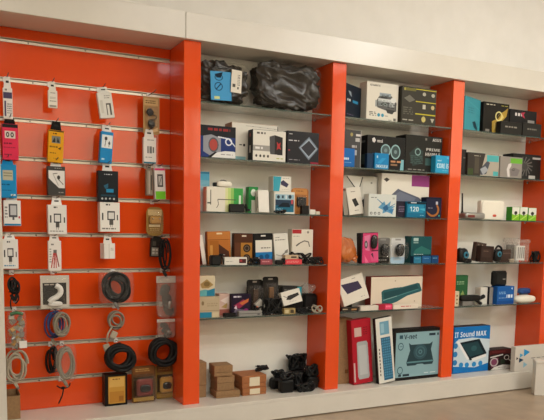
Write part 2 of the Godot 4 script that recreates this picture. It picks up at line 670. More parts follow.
# ---- the fixture -----------------------------------------------------------------------------
func build_fixture():
	# plinth and deck
	var t = thing("display_plinth", "long low white plinth under the shelves and slat panel", "plinth", Vector3(0, 0, 0))
	part("deck_board", box_mesh(Vector3(-1.2, DECK - 0.02, -0.275), Vector3(3.1, DECK, 0.079), 0.002), M.white_board, t)
	part("front_board", box_mesh(Vector3(-1.2, 0.006, 0.058), Vector3(3.1, DECK - 0.0205, 0.078), 0.002), M.white_board, t)
	part("shadow_strip", box_mesh(Vector3(-1.2, 0.0, 0.03), Vector3(3.1, 0.0058, 0.06), 0.001), M.black, t)  # black strip stands in for the shadow line along the floor
	# the next plinth at the corner
	var c = on_y(534.2, 395.5, 0.0)
	var h = reach_v(c, Vector3.UP, 361.0)
	t = thing("corner_plinth", "white block standing turned on the floor before the last column", "plinth", Vector3(c.x, 0, c.z))
	t.rotation_degrees.y = -35
	part("body", box_mesh(Vector3(0, 0.0, -0.1), Vector3(0.9, h - 0.018, 0.0), 0.003), M.white_board, t)
	part("top_board", box_mesh(Vector3(-0.004, h - 0.0175, -0.1), Vector3(0.9, h, 0.004), 0.003), M.white_board, t)
	# cornice
	t = thing("cornice", "long white box cornice running above the orange columns", "cornice", Vector3(0, HEAD, 0))
	for q in [[-1.3, -0.0015], [0.0015, 3.6]]:
		part("front_board", box_mesh(Vector3(q[0], 0.0, 0.012), Vector3(q[1], 0.146, 0.03), 0.0015), M.white_board, t)
	part("soffit_board", box_mesh(Vector3(-1.3, 0.0, -0.275), Vector3(3.6, 0.018, 0.0115), 0.001), M.white_board, t)
	part("top_board", box_mesh(Vector3(-1.3, 0.128, -0.275), Vector3(3.6, 0.146, 0.0115), 0.001), M.white_board, t)
	# columns
	var where = ["between the slat panel and the shelf with the wrapped bags", "between the wrapped bags and the motherboard boxes", "between the cooling pad box and the blue boxed laptop stand", "at the far end by the corner plinth"]
	for i in 4:
		t = thing("divider_column", "glossy orange column " + where[i], "column", Vector3(i, DECK, 0), "orange columns")
		part("front_board", box_mesh(Vector3(0, 0, -0.018), Vector3(COLW, HEAD - DECK - 0.001, 0.0), 0.0015), M.orange, t)
		part("side_board", box_mesh(Vector3(0, 0, -0.275), Vector3(0.016, HEAD - DECK - 0.001, -0.0185), 0.0015), M.orange, t)
		part("side_board", box_mesh(Vector3(COLW - 0.016, 0, -0.275), Vector3(COLW, HEAD - DECK - 0.001, -0.0185), 0.0015), M.orange, t)
	t = thing("end_post", "white post closing the slat panel on its open side", "post", Vector3(-1.1, DECK, 0))
	part("front_board", box_mesh(Vector3(0, 0, -0.018), Vector3(0.104, HEAD - DECK - 0.001, 0.0), 0.0015), M.white_board, t)
	part("side_board", box_mesh(Vector3(0.088, 0, -0.275), Vector3(0.104, HEAD - DECK - 0.001, -0.0185), 0.0015), M.white_board, t)
	# bays
	var bays = ["the bay with the cardboard boxes", "the bay with the keyboards", "the bay with the blue laptop stand box"]
	var rank = ["top", "second", "third", "fourth", "lowest"]
	for i in 3:
		var x0 = i + COLW + 0.001
		var x1 = i + 0.999
		var bk = thing("back_panel", "white back panel of " + bays[i], "panel", Vector3(x0, DECK, BACK), "white back panels")
		part("board", box_mesh(Vector3(0, 0.0005, -0.02), Vector3(x1 - x0, HEAD - DECK - 0.001, 0), 0.001), M.back_board, bk)
		for k in 5:
			var s = thing("glass_shelf", "clear glass shelf, %s of five in %s" % [rank[k], bays[i]], "shelf", Vector3(x0, SHELF[k], 0), "glass shelves")
			part("pane", box_mesh(Vector3(0.001, -0.008, BACK + 0.001), Vector3(x1 - x0 - 0.001, 0, -0.0085), 0.0008), M.glass, s)
			part("front_edge", box_mesh(Vector3(0.001, -0.008, -0.0084), Vector3(x1 - x0 - 0.001, 0, -0.005), 0.001), M.glass_edge, s)
			for e in [0.008, x1 - x0 - 0.008]:
				for z in [-0.2]:
					part("shelf_pin", box_mesh(Vector3(e - 0.0075, -0.017, z - 0.006), Vector3(e + 0.0075, -0.0082, z + 0.006), 0.002), M.chrome, s)

func build_slat_panel():
	var x0 = -0.995
	var x1 = -0.001
	var t = thing("slat_panel", "glossy orange slat wall panel with metal rails holding hanging accessories", "panel", Vector3(x0, DECK, BACK))
	var w = x1 - x0
	part("backing_board", box_mesh(Vector3(0, 0.0005, -0.03), Vector3(w, HEAD - DECK - 0.001, -0.018), 0.001), M.white_board, t)
	var edges = [HEAD - DECK - 0.001]
	for i in 10:
		var y = RAIL_TOP - DECK - RAIL_STEP * i
		edges.append(y)
	edges.append(-0.0115)
	var dot = lathe_mesh([[0.0, 0.0015], [0.003, 0.001], [0.0042, 0.0]], Vector3(0, 0, 1), 8)
	for i in 11:
		var hi = edges[i] - (0.0 if i == 0 else 0.0125)
		var lo = edges[i + 1] + 0.0125
		part("slat_board", box_mesh(Vector3(0, maxf(lo, 0.0005), -0.018), Vector3(w, hi, 0), 0.0015), M.orange, t)
	for i in 10:
		var y = edges[i + 1]
		var st = surf()
		chamfer_box(st, Vector3(0.001, y - 0.0122, -0.017), Vector3(w - 0.001, y + 0.002, 0.001), 0.001)
		chamfer_box(st, Vector3(0.001, y + 0.0075, -0.017), Vector3(w - 0.001, y + 0.0122, 0.001), 0.001)
		var r = part("rail", st.commit(), M.rail, t)
		for k in 3:
			var d = part("screw", dot, M.dark_metal, r)
			d.position = Vector3(0.18 + 0.31 * k + 0.02 * (i % 2), y - 0.004, 0.0012)

# ---- goods --------------------------------------------------------------------------------------
# a printed box whose front shows between image columns u0 and u1 and up to row vt, standing at height base
func carton(called, label, base, u0, u1, vt, z, depth, o = {}) -> Dictionary:
	var yaw = deg_to_rad(o.get("yaw", 0.0))
	var lean = deg_to_rad(o.get("lean", 0.0))
	var roll = deg_to_rad(o.get("roll", 0.0))
	if base > DECK + 0.3 and not o.has("hook_row"): z += ON_SHELF
	var p = Vector3(0, base, z)
	p.x = reach_u(p, Vector3.RIGHT, u0)
	var dir = Vector3(cos(yaw), 0, -sin(yaw))
	var w = reach_u(p, dir, u1)
	if o.has("w"): w = o.w
	var mid = p + dir * (w * 0.5)
	var h = o.h if o.has("h") else reach_v(mid, Vector3.UP, vt) / cos(lean)
	var t = thing(called, label, o.get("cat", "box"), mid + Vector3.UP * (depth * sin(lean) + w * 0.5 * absf(sin(roll)) + 0.0008), o.get("group", "goods on the shelves"))
	t.rotation = Vector3(-lean, yaw, roll)
	var faces = {}
	if o.has("art"): faces.front = art(w, h, o.get("bg", "dddddd"), o.art)
	elif o.has("bg"): faces.front = art(0.02, 0.02, o.bg, [])
	if o.has("left"): faces.left = art(depth, h, o.get("left_bg", o.get("side", "cccccc")), o.left)
	var side = o.get("side", o.get("bg", "cccccc"))
	if o.has("top"): faces.top = art(w, depth, o.top, [])
	part("carton", box_mesh(Vector3(-w / 2, 0, -depth), Vector3(w / 2, h, 0), o.get("bevel", 0.0018), solid(side), faces), M.gloss_print if o.get("gloss", true) else M.print, t)
	if o.get("flap", true) and depth > 0.03 and w > 0.05:
		# the tuck flap that closes the lid, standing a hair proud of the top
		part("tuck_flap", box_mesh(Vector3(-w / 2 + 0.003, h - 0.0002, -depth + 0.003), Vector3(w / 2 - 0.003, h + 0.0007, -0.004), 0.0003, solid(o.get("top", side))), M.print, t)
	return {"node": t, "top": base + h + 0.0016, "w": w, "h": h, "x": mid.x}

func rail_y(i) -> float:
	return RAIL_TOP - RAIL_STEP * i

func hook(x, row, what, length = 0.15):
	var y = rail_y(row)
	var t = thing("display_hook", "thin metal display hook holding the " + what, "hook", Vector3(x, y + 0.004, BACK + 0.0013), "hooks on the slat panel")
	part("clip", box_mesh(Vector3(-0.012, -0.022, 0), Vector3(0.012, 0.006, 0.003), 0.001), M.white_plastic, t)
	var pts = []
	for k in 9:
		var f = k / 8.0
		pts.append(Vector3(0, -0.008 + 0.006 * maxf(0, f - 0.75) / 0.25, 0.003 + f * length))
	part("prong", tube_mesh(pts, 0.0024, 6), M.dark_metal, t)

# a flat box that hangs from a rail: image box u0..u1, vt..vb
func hung_box(called, label, row, u0, u1, vt, vb, depth, what, o = {}) -> Dictionary:
	var z = o.get("z", -0.15)
	var um = (u0 + u1) * 0.5
	var foot = on_z(um, vb, z)
	o.flap = false
	o.hook_row = row
	o.group = "accessories hanging on the slat panel"
	o.cat = o.get("cat", "box")
	var d = carton(called, label, foot.y, u0, u1, vt, z, depth, o)
	var t = d.node
	if o.has("roll"):
		t.position.y = foot.y
	# hang tab with a slot, reaching up to the hook
	var gap = clampf(rail_y(row) - 0.004 - (foot.y + d.h), 0.012, 0.06)
	var tw = minf(d.w * 0.8, 0.06)
	var ol = PackedVector2Array([Vector2(-tw / 2, d.h), Vector2(tw / 2, d.h), Vector2(tw * 0.36, d.h + gap), Vector2(-tw * 0.36, d.h + gap)])
	var tab = part("hang_tab", plate_mesh(ol, -depth * 0.5 - 0.0006, -depth * 0.5 + 0.0006, null, solid(o.get("tab", o.get("bg", "ffffff")))), M.print, t)
	part("slot", box_mesh(Vector3(-tw * 0.2, d.h + gap * 0.45, -depth * 0.5 + 0.0006), Vector3(tw * 0.2, d.h + gap * 0.65, -depth * 0.5 + 0.0009), 0.0001), M.black, tab)
	var top = t.transform * Vector3(0, d.h + gap * 0.5, 0)
	hook(top.x, row, what, o.get("hook", 0.16))
	return d

func coil_points(rx, ry, turns, spread, seed_, flat = false, per = 26) -> Array:
	var g = RandomNumberGenerator.new()
	g.seed = seed_
	var pts = []
	var n = turns * per
	var dx = 0.0
	var dy = 0.0
	var dz = 0.0
	var ph = [g.randf() * TAU, g.randf() * TAU, g.randf() * TAU]
	for i in n + 1:
		var a = TAU * i / per
		var w = float(i) / per
		dx = sin(w * 1.9 + ph[0]) * spread
		dy = sin(w * 2.3 + ph[1]) * spread
		dz = sin(w * 2.9 + ph[2]) * spread * 1.1
		var s = 1.0 + 0.06 * sin(w * 3.7 + ph[1])
		var p = Vector3(cos(a) * rx * s + dx, sin(a) * ry * s + dy, dz)
		pts.append(Vector3(p.x, p.z + spread * 1.1, -p.y) if flat else p)
	return pts

# a coiled cable hanging on a hook, drawn over the image box
func hung_coil(called, label, row, u0, u1, vt, vb, r, turns, m, seed_, what, o = {}) -> Node3D:
	var z = o.get("z", -0.17)
	var a = on_z(u0, (vt + vb) / 2.0, z)
	var b = on_z(u1, (vt + vb) / 2.0, z)
	var top = on_z((u0 + u1) / 2.0, vt, z)
	var bot = on_z((u0 + u1) / 2.0, vb, z)
	var c = (a + b) * 0.5
	c.y = (top.y + bot.y) * 0.5
	var t = thing(called, label, "cable", c, "accessories hanging on the slat panel")
	var rx = (b.x - a.x) * 0.5 - r
	var ry = (top.y - bot.y) * 0.5 - r
	var sprd = o.get("spread", 0.012)
	part("cable", tube_mesh(coil_points(rx - sprd, ry - sprd, turns, sprd, seed_), r, 7), M[m], t)
	if o.get("tie", true):
		part("tie", tube_mesh([Vector3(-sprd * 1.5 - r, -ry + sprd, sprd + r), Vector3(0, -ry + sprd, sprd * 2 + r * 2), Vector3(sprd * 1.5 + r, -ry + sprd, sprd + r)], 0.003, 5), M[o.get("tie_mat", "black")], t)
	for k in o.get("plugs", 1):
		var q = Vector3((k - 0.5) * 0.03, -ry - 0.004, sprd + r)
		var pl = part("plug", box_mesh(Vector3(-0.009, -0.034, -0.007), Vector3(0.009, 0.004, 0.007), 0.003), M[o.get("plug_mat", m)], t)
		pl.position = q
		pl.rotation.z = 0.5 - k * 0.9
		part("contact", box_mesh(Vector3(-0.006, -0.046, -0.003), Vector3(0.006, -0.034, 0.003), 0.001), M.silver, pl)
	if o.has("bag"):
		var bw = (b.x - a.x) * o.get("bag_scale", 1.0)
		part("plastic_bag", lump_mesh(Vector3(bw, (top.y - bot.y) * o.get("bag_scale", 1.0), 0.055), 0.45, 0.006, 22.0, seed_ + 3, 36), M[o.bag], t)
	hook(c.x, row, what, 0.13)
	return t

# a blister pack: card, clear dome and what is inside it
func blister(called, label, at: Vector3, w, h, depth, card_hex, ops, o = {}) -> Node3D:
	var t = thing(called, label, o.get("cat", "pack"), at, o.get("group", "goods on the shelves"))
	var rect = art(w, h, card_hex, ops)
	part("card", plate_mesh(round_rect(w, h, o.get("round", 0.01)), -depth, -depth + 0.0015, rect, solid(o.get("edge", card_hex))), M.gloss_print, t)
	var dw = w * o.get("dome_w", 0.82)
	var dh = h * o.get("dome_h", 0.62)
	var d = part("dome", lump_mesh(Vector3(dw, dh, depth * 1.5), 0.42, 0.0, 1.0, 1, 28), o.get("dome_mat", M.blister), t)
	d.position = Vector3(0, h * o.get("dome_y", 0.42), -depth * 0.32)
	return t

func mouse_shape(parent, w, h, y, z, body, wheel):
	var b = part("mouse", lump_mesh(Vector3(w, h, w * 0.55), 0.75, 0.0, 1.0, 1, 28), body, parent)
	b.position = Vector3(0, y, z)
	b.rotation.z = -0.12
	var wl = part("wheel", lathe_mesh([[0.0, -0.004], [0.006, -0.004], [0.006, 0.004], [0.0, 0.004]], Vector3.RIGHT, 10), wheel, b)
	wl.position = Vector3(0, h * 0.3, w * 0.2)
	part("button_seam", box_mesh(Vector3(-0.0007, h * 0.1, w * 0.2), Vector3(0.0007, h * 0.4, w * 0.262), 0.0002), wheel, b)

# a power adapter with its coiled lead, lying on a surface
func adapter(label, at: Vector3, size: Vector3, yaw, seed_, what = "power_adapter") -> Node3D:
	var t = thing(what, label, "adapter", at, "adapters and leads")
	t.rotation.y = deg_to_rad(yaw)
	part("brick", box_mesh(Vector3(-size.x / 2, 0, -size.z / 2), Vector3(size.x / 2, size.y, size.z / 2), 0.2 * minf(size.y, size.z)), M.black, t)
	var pts = []
	var g = RandomNumberGenerator.new()
	g.seed = seed_
	var ph = g.randf() * TAU
	for i in 40:
		var f = i / 39.0
		pts.append(Vector3(size.x / 2 - 0.003 + f * size.x * 0.28 + sin(f * 9 + ph) * 0.008, 0.006 + size.y * 0.9 * absf(sin(f * 5.3 + ph)), sin(f * 7.1 + ph) * size.z * 0.45))
	part("lead", tube_mesh(pts, 0.0035, 6), M.rubber, t)
	var st = surf()
	chamfer_box(st, Vector3(-0.012, 0, -0.008), Vector3(0.012, 0.014, 0.008), 0.003)
	var pl = part("plug", st.commit(), M.black, t)
	pl.position = pts[39] - Vector3(0, 0.005, 0)
	part("pin", box_mesh(Vector3(0.012, 0.004, -0.003), Vector3(0.026, 0.009, 0.003), 0.001), M.silver, pl)
	return t

# a tangle of leads lying on a surface
func tangle(called, label, at: Vector3, rx, rz, high, r, m, seed_, turns = 4, plug = "silver") -> Node3D:
	var t = thing(called, label, "cable", at, "adapters and leads")
	var g = RandomNumberGenerator.new()
	g.seed = seed_
	var ph = [g.randf() * TAU, g.randf() * TAU, g.randf() * TAU]
	var pts = []
	var n = turns * 24
	for i in n + 1:
		var f = float(i) / n
		var a = TAU * turns * f
		pts.append(Vector3(cos(a + ph[0]) * (rx - r) * (0.75 + 0.25 * sin(a * 0.61 + ph[1])), r + (high - 2 * r) * (0.5 + 0.5 * sin(a * 1.37 + ph[2])), sin(a * 0.93 + ph[0]) * (rz - r) * (0.75 + 0.25 * sin(a * 0.43))))
	var low = 1.0
	for q in pts: low = minf(low, q.y)
	for i in pts.size(): pts[i].y -= low - r
	part("lead", tube_mesh(pts, r, 6), M[m], t)
	for e in [0, n]:
		var pl = part("connector", box_mesh(Vector3(-0.011, -0.006, -0.007), Vector3(0.011, 0.007, 0.007), 0.002), M[m], t)
		pl.position = pts[e] + Vector3(0, 0.003, 0)
		pl.rotation.y = g.randf() * TAU
		part("contact", box_mesh(Vector3(0.011, -0.003, -0.004), Vector3(0.021, 0.004, 0.004), 0.001), M[plug], pl)
	return t

func spot(u, v_base_y, z) -> Vector3:
	if v_base_y > DECK + 0.3: z += ON_SHELF
	var p = Vector3(0, v_base_y, z)
	p.x = reach_u(p, Vector3.RIGHT, u)
	return p + Vector3(0, 0.0008, 0)

func size_at(u0, u1, vt, base, z) -> Vector2:
	var a = spot(u0, base, z)
	var b = spot(u1, base, z)
	return Vector2(b.x - a.x, reach_v((a + b) * 0.5, Vector3.UP, vt))

# picture of a wall charger used on several boxes
func charger_art(ink, cx = 0.5) -> Array:
	return [["g", 0.3, 0.06, 0.20, 0.096, 1, "444444"], ["r", cx - 0.19, 0.3, 0.38, 0.3, "3c3c3e"], ["r", cx - 0.14, 0.34, 0.28, 0.22, "d9d7d2"], ["r", cx - 0.1, 0.6, 0.2, 0.16, "55534f"], ["r", cx - 0.06, 0.76, 0.03, 0.08, "8a8780"], ["r", cx + 0.03, 0.76, 0.03, 0.08, "8a8780"], ["r", 0.1, 0.36, 0.07, 0.24, "4b4a48"], ["r", 0.84, 0.42, 0.06, 0.18, "4b4a48"], ["g", 0.1, 0.87, 0.7, 0.08, 1, ink]]

func hang_goods():
	# second rail
	hung_box("cable_pack", "slim white pack with a dark violet picture hanging above the pink box", 1, 3.5, 13, 88, 119, 0.016, "slim violet and white pack", {"bg": "e4e0da", "art": [["r", 0.05, 0.14, 0.9, 0.2, "48405e"], ["r", 0.15, 0.42, 0.16, 0.5, "48405e"], ["g", 0.42, 0.5, 0.5, 0.36, 5, "777777"], ["g", 0.2, 0.03, 0.20, 0.128, 1, "555555"]]})
	hung_box("card_reader_pack", "small white carded pack with grey print, above the yellow box", 1, 48.3, 57.6, 90.5, 108, 0.018, "small white carded pack", {"bg": "e2dccf", "art": [["g", 0.25, 0.12, 0.5, 0.1, 1, "8b8378"], ["g", 0.2, 0.38, 0.6, 0.14, 2, "a49b8e"], ["g", 0.15, 0.58, 0.7, 0.1, 1, "7d756a"], ["r", 0.12, 0.84, 0.76, 0.1, "8f877b"]]})
	hung_box("earphone_box", "tilted white box with a dark slot picture hanging above the blue box", 1, 100.5, 115, 92.5, 118, 0.03, "tilted white box", {"bg": "d9d7ce", "roll": 8, "z": -0.13, "art": [["g", 0.45, 0.12, 0.4, 0.14, 2, "8a867e"], ["r", 0.5, 0.42, 0.34, 0.46, "4e4b47"], ["r", 0.56, 0.48, 0.16, 0.4, "d9d7ce"], ["r", 0.12, 0.3, 0.2, 0.5, "c6c3b9"]]})
	var p = on_z(152.8, 134, -0.16)
	var s = Vector2(on_z(161, 115, -0.16).x - on_z(144.6, 115, -0.16).x, on_z(152.8, 96, -0.16).y - p.y)
	var t = blister("earphone_blister", "tan carded blister pack with black earphones beside the orange column", p, s.x, s.y, 0.03, "b08a58", [["r", 0.08, 0.05, 0.84, 0.18, "c5a26e"], ["g", 0.15, 0.1, 0.6, 0.1, 2, "6b4f2c"], ["r", 0.1, 0.26, 0.8, 0.66, "a27c4c"], ["p", [0.3, 0.93, 0.9, 0.8, 0.9, 0.9, 0.35, 0.97], "d8b98a"]], {"group": "accessories hanging on the slat panel"})
	for k in 2:
		var e = part("earpiece", lump_mesh(Vector3(s.x * 0.42, s.y * 0.2, 0.018), 0.8, 0.0, 1.0, 1, 20), M.black, t)
		e.position = Vector3((-0.04 + 0.03 * k) * s.x * 3, s.y * (0.58 - 0.31 * k), -0.015)
		e.rotation.z = 0.7 - 0.2 * k
	part("cord", tube_mesh([Vector3(-0.015, s.y * 0.55, -0.012), Vector3(0.024, s.y * 0.48, -0.01), Vector3(0.018, s.y * 0.4, -0.01), Vector3(-0.02, s.y * 0.36, -0.01), Vector3(-0.012, s.y * 0.28, -0.01)], 0.003, 6), M.black, t)
	hook(p.x, 1, "tan earphone blister pack")
	# third rail
	hung_box("power_bank_box", "bright pink box with black top and white oval picture", 2, 2.8, 18.8, 124, 160, 0.04, "bright pink box", {"bg": "dc2f52", "tab": "151314", "art": [["r", 0, 0, 1, 0.1, "191617"], ["r", 0.16, 0.2, 0.66, 0.2, "d8cfc6"], ["o", 0.34, 0.3, 0.1, 0.07, 0.05, "3b3130"], ["o", 0.62, 0.3, 0.1, 0.07, 0.05, "3b3130"], ["g", 0.1, 0.52, 0.5, 0.08, 1, "6e1529"], ["g", 0.1, 0.64, 0.7, 0.06, 1, "8b1f36"], ["g", 0.1, 0.84, 0.5, 0.06, 1, "8b1f36"]]})
	hung_box("power_bank_box", "yellow box with black hang tab and grey oval picture", 2, 47.6, 63, 130, 162.5, 0.04, "yellow box", {"bg": "dd9d16", "tab": "171513", "roll": -3, "art": [["r", 0.0, 0, 1, 0.05, "3a2c12"], ["g", 0.3, 0.09, 0.25, 0.080, 1, "3d2f14"], ["r", 0.22, 0.18, 0.56, 0.22, "77776f"], ["p", [0.25, 0.38, 0.4, 0.22, 0.46, 0.38], "2c2c2a"], ["p", [0.55, 0.38, 0.6, 0.22, 0.74, 0.38], "2c2c2a"], ["g", 0.1, 0.5, 0.55, 0.08, 1, "6d4c0e"], ["p", [0.62, 0.56, 0.85, 0.5, 0.8, 0.6], "553a0c"], ["g", 0.12, 0.7, 0.4, 0.05, 1, "6d4c0e"], ["g", 0.35, 0.86, 0.4, 0.05, 1, "8a6315"]]})
	hung_box("earphone_box", "blue box with a white panel showing wired earphones", 2, 99.4, 111.8, 131.5, 163, 0.04, "blue earphone box", {"bg": "1b82bd", "tab": "e4e2dd", "roll": -4, "art": [["r", 0.1, 0.1, 0.86, 0.42, "dfe3e2"], ["l", 0.36, 0.48, 0.42, 0.22, 0.05, "555555"], ["e", 0.42, 0.22, 0.11, 0.06, "3b3b3b"], ["l", 0.68, 0.48, 0.7, 0.28, 0.05, "666666"], ["e", 0.7, 0.36, 0.08, 0.05, "454545"], ["g", 0.16, 0.85, 0.26, 0.112, 1, "cfe4ef"]]})
	hung_box("cable_box", "white box with small device picture and blue foot above the green ended box", 2, 143.6, 156.2, 137.5, 164, 0.03, "white box with blue foot", {"bg": "e3dfd8", "z": -0.17, "art": [["g", 0.3, 0.08, 0.5, 0.07, 1, "777777"], ["r", 0.3, 0.34, 0.1, 0.26, "5f5f5f"], ["r", 0.46, 0.34, 0.2, 0.26, "6b6b6b"], ["r", 0.72, 0.36, 0.1, 0.22, "5f5f5f"], ["g", 0.15, 0.74, 0.5, 0.06, 1, "888888"], ["r", 0, 0.93, 1, 0.07, "2f6f86"]]})
	# fourth rail
	hung_box("power_bank_box", "bright blue box with a pale oval picture, under the pink box", 3, 0.6, 17, 164.5, 198, 0.04, "bright blue box", {"bg": "1d8bc4", "art": [["r", 0.16, 0.17, 0.62, 0.3, "b9b59b"], ["l", 0.22, 0.26, 0.72, 0.26, 0.05, "7f7d69"], ["l", 0.22, 0.34, 0.72, 0.34, 0.05, "7f7d69"], ["g", 0.1, 0.58, 0.5, 0.07, 1, "0d4b70"], ["r", 0.62, 0.88, 0.3, 0.06, "d9e6ea"], ["g", 0.1, 0.76, 0.6, 0.05, 1, "10557e"]]})
	hung_box("earphone_box", "charcoal box with white slanted window showing earphones under the yellow box", 3, 48, 65.6, 166.5, 195.5, 0.045, "charcoal earphone box", {"bg": "454340", "tab": "e4e2dd", "art": [["p", [0.06, 0.14, 0.96, 0.14, 0.96, 0.74, 0.62, 0.74, 0.06, 0.42], "e0ddd8"], ["l", 0.3, 0.26, 0.55, 0.24, 0.04, "66625d"], ["e", 0.62, 0.38, 0.09, 0.07, "3b3835"], ["l", 0.6, 0.44, 0.88, 0.62, 0.04, "55524e"], ["l", 0.3, 0.26, 0.6, 0.66, 0.03, "9a958f"], ["g", 0.4, 0.05, 0.4, 0.05, 1, "b9b4ad"], ["g", 0.6, 0.88, 0.3, 0.05, 1, "a9a49d"]]})
	hung_box("earbud_box", "black box with a blue earbud case picture and a row of icons", 3, 98.2, 118.4, 171, 202, 0.045, "black earbud box", {"bg": "1e2226", "tab": "e4e2dd", "art": [["g", 0.3, 0.1, 0.4, 0.05, 1, "c8ccce"], ["p", [0.28, 0.48, 0.5, 0.4, 0.5, 0.54, 0.36, 0.58], "2d5f78"], ["r", 0.4, 0.58, 0.36, 0.12, "2c88b2"], ["r", 0.14, 0.76, 0.72, 0.07, "21404f"], ["e", 0.2, 0.9, 0.05, 0.035, "b9bdbf"], ["e", 0.38, 0.9, 0.05, 0.035, "b9bdbf"], ["e", 0.58, 0.9, 0.05, 0.035, "b9bdbf"], ["e", 0.78, 0.9, 0.05, 0.035, "b9bdbf"]]})
	hung_box("cable_pack", "narrow grey-brown pack beside the green ended white box", 3, 146.5, 153.3, 170, 195.5, 0.03, "narrow grey-brown pack", {"bg": "8d7f70", "z": -0.17, "art": [["r", 0.3, 0.05, 0.2, 0.9, "b3a697"], ["r", 0.62, 0.2, 0.2, 0.6, "4f463d"]]})
	hung_box("phone_case_box", "white box with pink top, black phone picture and bright green foot", 3, 155.4, 166, 168, 199.5, 0.035, "green footed white box", {"bg": "dfdad4", "roll": 2, "art": [["r", 0, 0, 1, 0.08, "d23c72"], ["r", 0.26, 0.2, 0.52, 0.4, "494646"], ["r", 0.36, 0.25, 0.32, 0.3, "b9b6b0"], ["l", 0.4, 0.54, 0.64, 0.28, 0.06, "666361"], ["r", 0.06, 0.74, 0.94, 0.26, "6fc52e"]]})
	# fifth rail
	hung_box("charger_box", "white box with a dark phone picture and blue lower edge", 4, 4, 21.2, 200.5, 226, 0.05, "white box with phone picture", {"bg": "e6e4df", "left": [], "art": [["r", 0.3, 0.14, 0.5, 0.52, "55555a"], ["r", 0.38, 0.2, 0.36, 0.38, "bfc0c2"], ["r", 0.5, 0.66, 0.12, 0.1, "55555a"], ["g", 0.08, 0.25, 0.14, 0.5, 4, "8b8b8b"], ["e", 0.9, 0.66, 0.05, 0.05, "c2414a"], ["r", 0, 0.92, 1, 0.08, "2d7fae"]]})
	hung_box("charger_box", "white charger box with dark adapter picture above the red cable pack", 4, 48.4, 67, 205, 234.5, 0.05, "white charger box above the red cable pack", {"bg": "e2dfd9", "tab": "f0eee9", "art": charger_art("999690")})
	hung_box("charger_box", "bulky white charger box under the black earbud box", 4, 100.2, 120, 202.5, 232, 0.06, "bulky white charger box", {"bg": "e5e2da", "art": charger_art("77736c", 0.56)})
	p = on_z(156.5, 236, -0.16)
	s = Vector2(on_z(165.3, 220, -0.16).x - on_z(148.2, 220, -0.16).x, on_z(156.5, 207, -0.16).y - p.y)
	t = blister("adapter_blister", "golden brown rounded blister pack beside the orange column", p, s.x, s.y, 0.035, "97763c", [["r", 0.1, 0.08, 0.8, 0.2, "c9b07c"], ["r", 0.12, 0.34, 0.76, 0.5, "84642e"], ["r", 0.16, 0.6, 0.66, 0.08, "d8c89c"], ["g", 0.2, 0.74, 0.6, 0.1, 2, "bfa56a"]], {"round": 0.035, "dome_h": 0.8, "dome_w": 0.86, "dome_y": 0.48, "group": "accessories hanging on the slat panel"})
	var ad = part("adapter", box_mesh(Vector3(-s.x * 0.32, s.y * 0.42, -0.03), Vector3(s.x * 0.32, s.y * 0.68, -0.008), 0.008), M.gold_card, t)
	for k in 2:
		part("pin", tube_mesh([Vector3((k - 0.5) * s.x * 0.36, s.y * 0.6, -0.008), Vector3((k - 0.5) * s.x * 0.36, s.y * 0.6, -0.001)], 0.004, 8), M.chrome, ad)
	hook(p.x, 4, "golden blister pack")
	# sixth rail
	hung_box("charger_box", "white charger box with pale blue foot below the phone picture box", 5, 2.8, 18.6, 239.5, 269, 0.05, "white charger box with pale blue foot", {"bg": "e4e2dc", "tab": "f0eee9", "art": charger_art("5b8fae")})
	hung_box("cable_pack", "narrow white pack showing a fan of red cables", 5, 48.6, 61.6, 241, 271, 0.025, "narrow white pack of red cables", {"bg": "e3ddd6", "art": [["g", 0.24, 0.1, 0.20, 0.096, 1, "55514d"], ["l", 0.42, 0.4, 0.22, 0.9, 0.08, "b8403c"], ["l", 0.5, 0.38, 0.42, 0.9, 0.08, "a83a38"], ["l", 0.56, 0.38, 0.6, 0.9, 0.08, "c2605c"], ["l", 0.6, 0.4, 0.8, 0.86, 0.08, "8e3331"], ["r", 0.4, 0.3, 0.24, 0.1, "6e6a66"], ["g", 0.1, 0.26, 0.16, 0.5, 6, "99948d"]]})
	hung_box("adapter_box", "small blank white box hanging below the bulky charger box", 5, 104.2, 115.2, 243.5, 259, 0.055, "small blank white box", {"bg": "e0ddd5", "yaw": 12, "art": [["l", 0.45, 0, 0.45, 1, 0.03, "b8b4aa"], ["g", 0.6, 0.3, 0.25, 0.2, 2, "aaa69d"]]})
	hung_box("remote_pack", "dark card pack with rows of grey buttons below the golden blister", 5, 150.2, 163, 238.5, 257, 0.02, "dark card pack with grey buttons", {"bg": "26231f", "z": -0.18, "roll": -3, "art": [["r", 0.08, 0.5, 0.8, 0.44, "8a8377"], ["r", 0.14, 0.56, 0.18, 0.1, "c6bfb1"], ["r", 0.4, 0.56, 0.18, 0.1, "c6bfb1"], ["r", 0.66, 0.56, 0.16, 0.1, "c6bfb1"], ["r", 0.14, 0.74, 0.18, 0.1, "c6bfb1"], ["r", 0.4, 0.74, 0.18, 0.1, "c6bfb1"], ["r", 0.66, 0.74, 0.16, 0.1, "c6bfb1"], ["r", 0.14, 0.16, 0.26, 0.24, "4b463f"]]})
	hung_coil("black_lead", "long bundled black lead hanging beside the dark card pack", 5, 158, 172, 237, 271, 0.0045, 5, "rubber", 11, "long bundled black lead", {"z": -0.12, "spread": 0.014})
	# seventh rail
	var bl = hung_coil("charger_lead", "short black charger lead with dangling plugs near the white post", 6, 6.5, 20.5, 276, 295, 0.006, 4, "rubber", 12, "short black charger lead", {"plugs": 2, "spread": 0.014, "z": -0.15})
	part("hanging_end", tube_mesh([Vector3(-0.01, -0.05, 0.02), Vector3(-0.02, -0.09, 0.025), Vector3(-0.016, -0.13, 0.022)], 0.004, 6), M.rubber, bl)
	part("hanging_end", tube_mesh([Vector3(0.02, -0.045, 0.02), Vector3(0.022, -0.075, 0.025), Vector3(0.005, -0.1, 0.022)], 0.004, 6), M.rubber, bl)
	p = on_z(55.5, 308.5, -0.16)
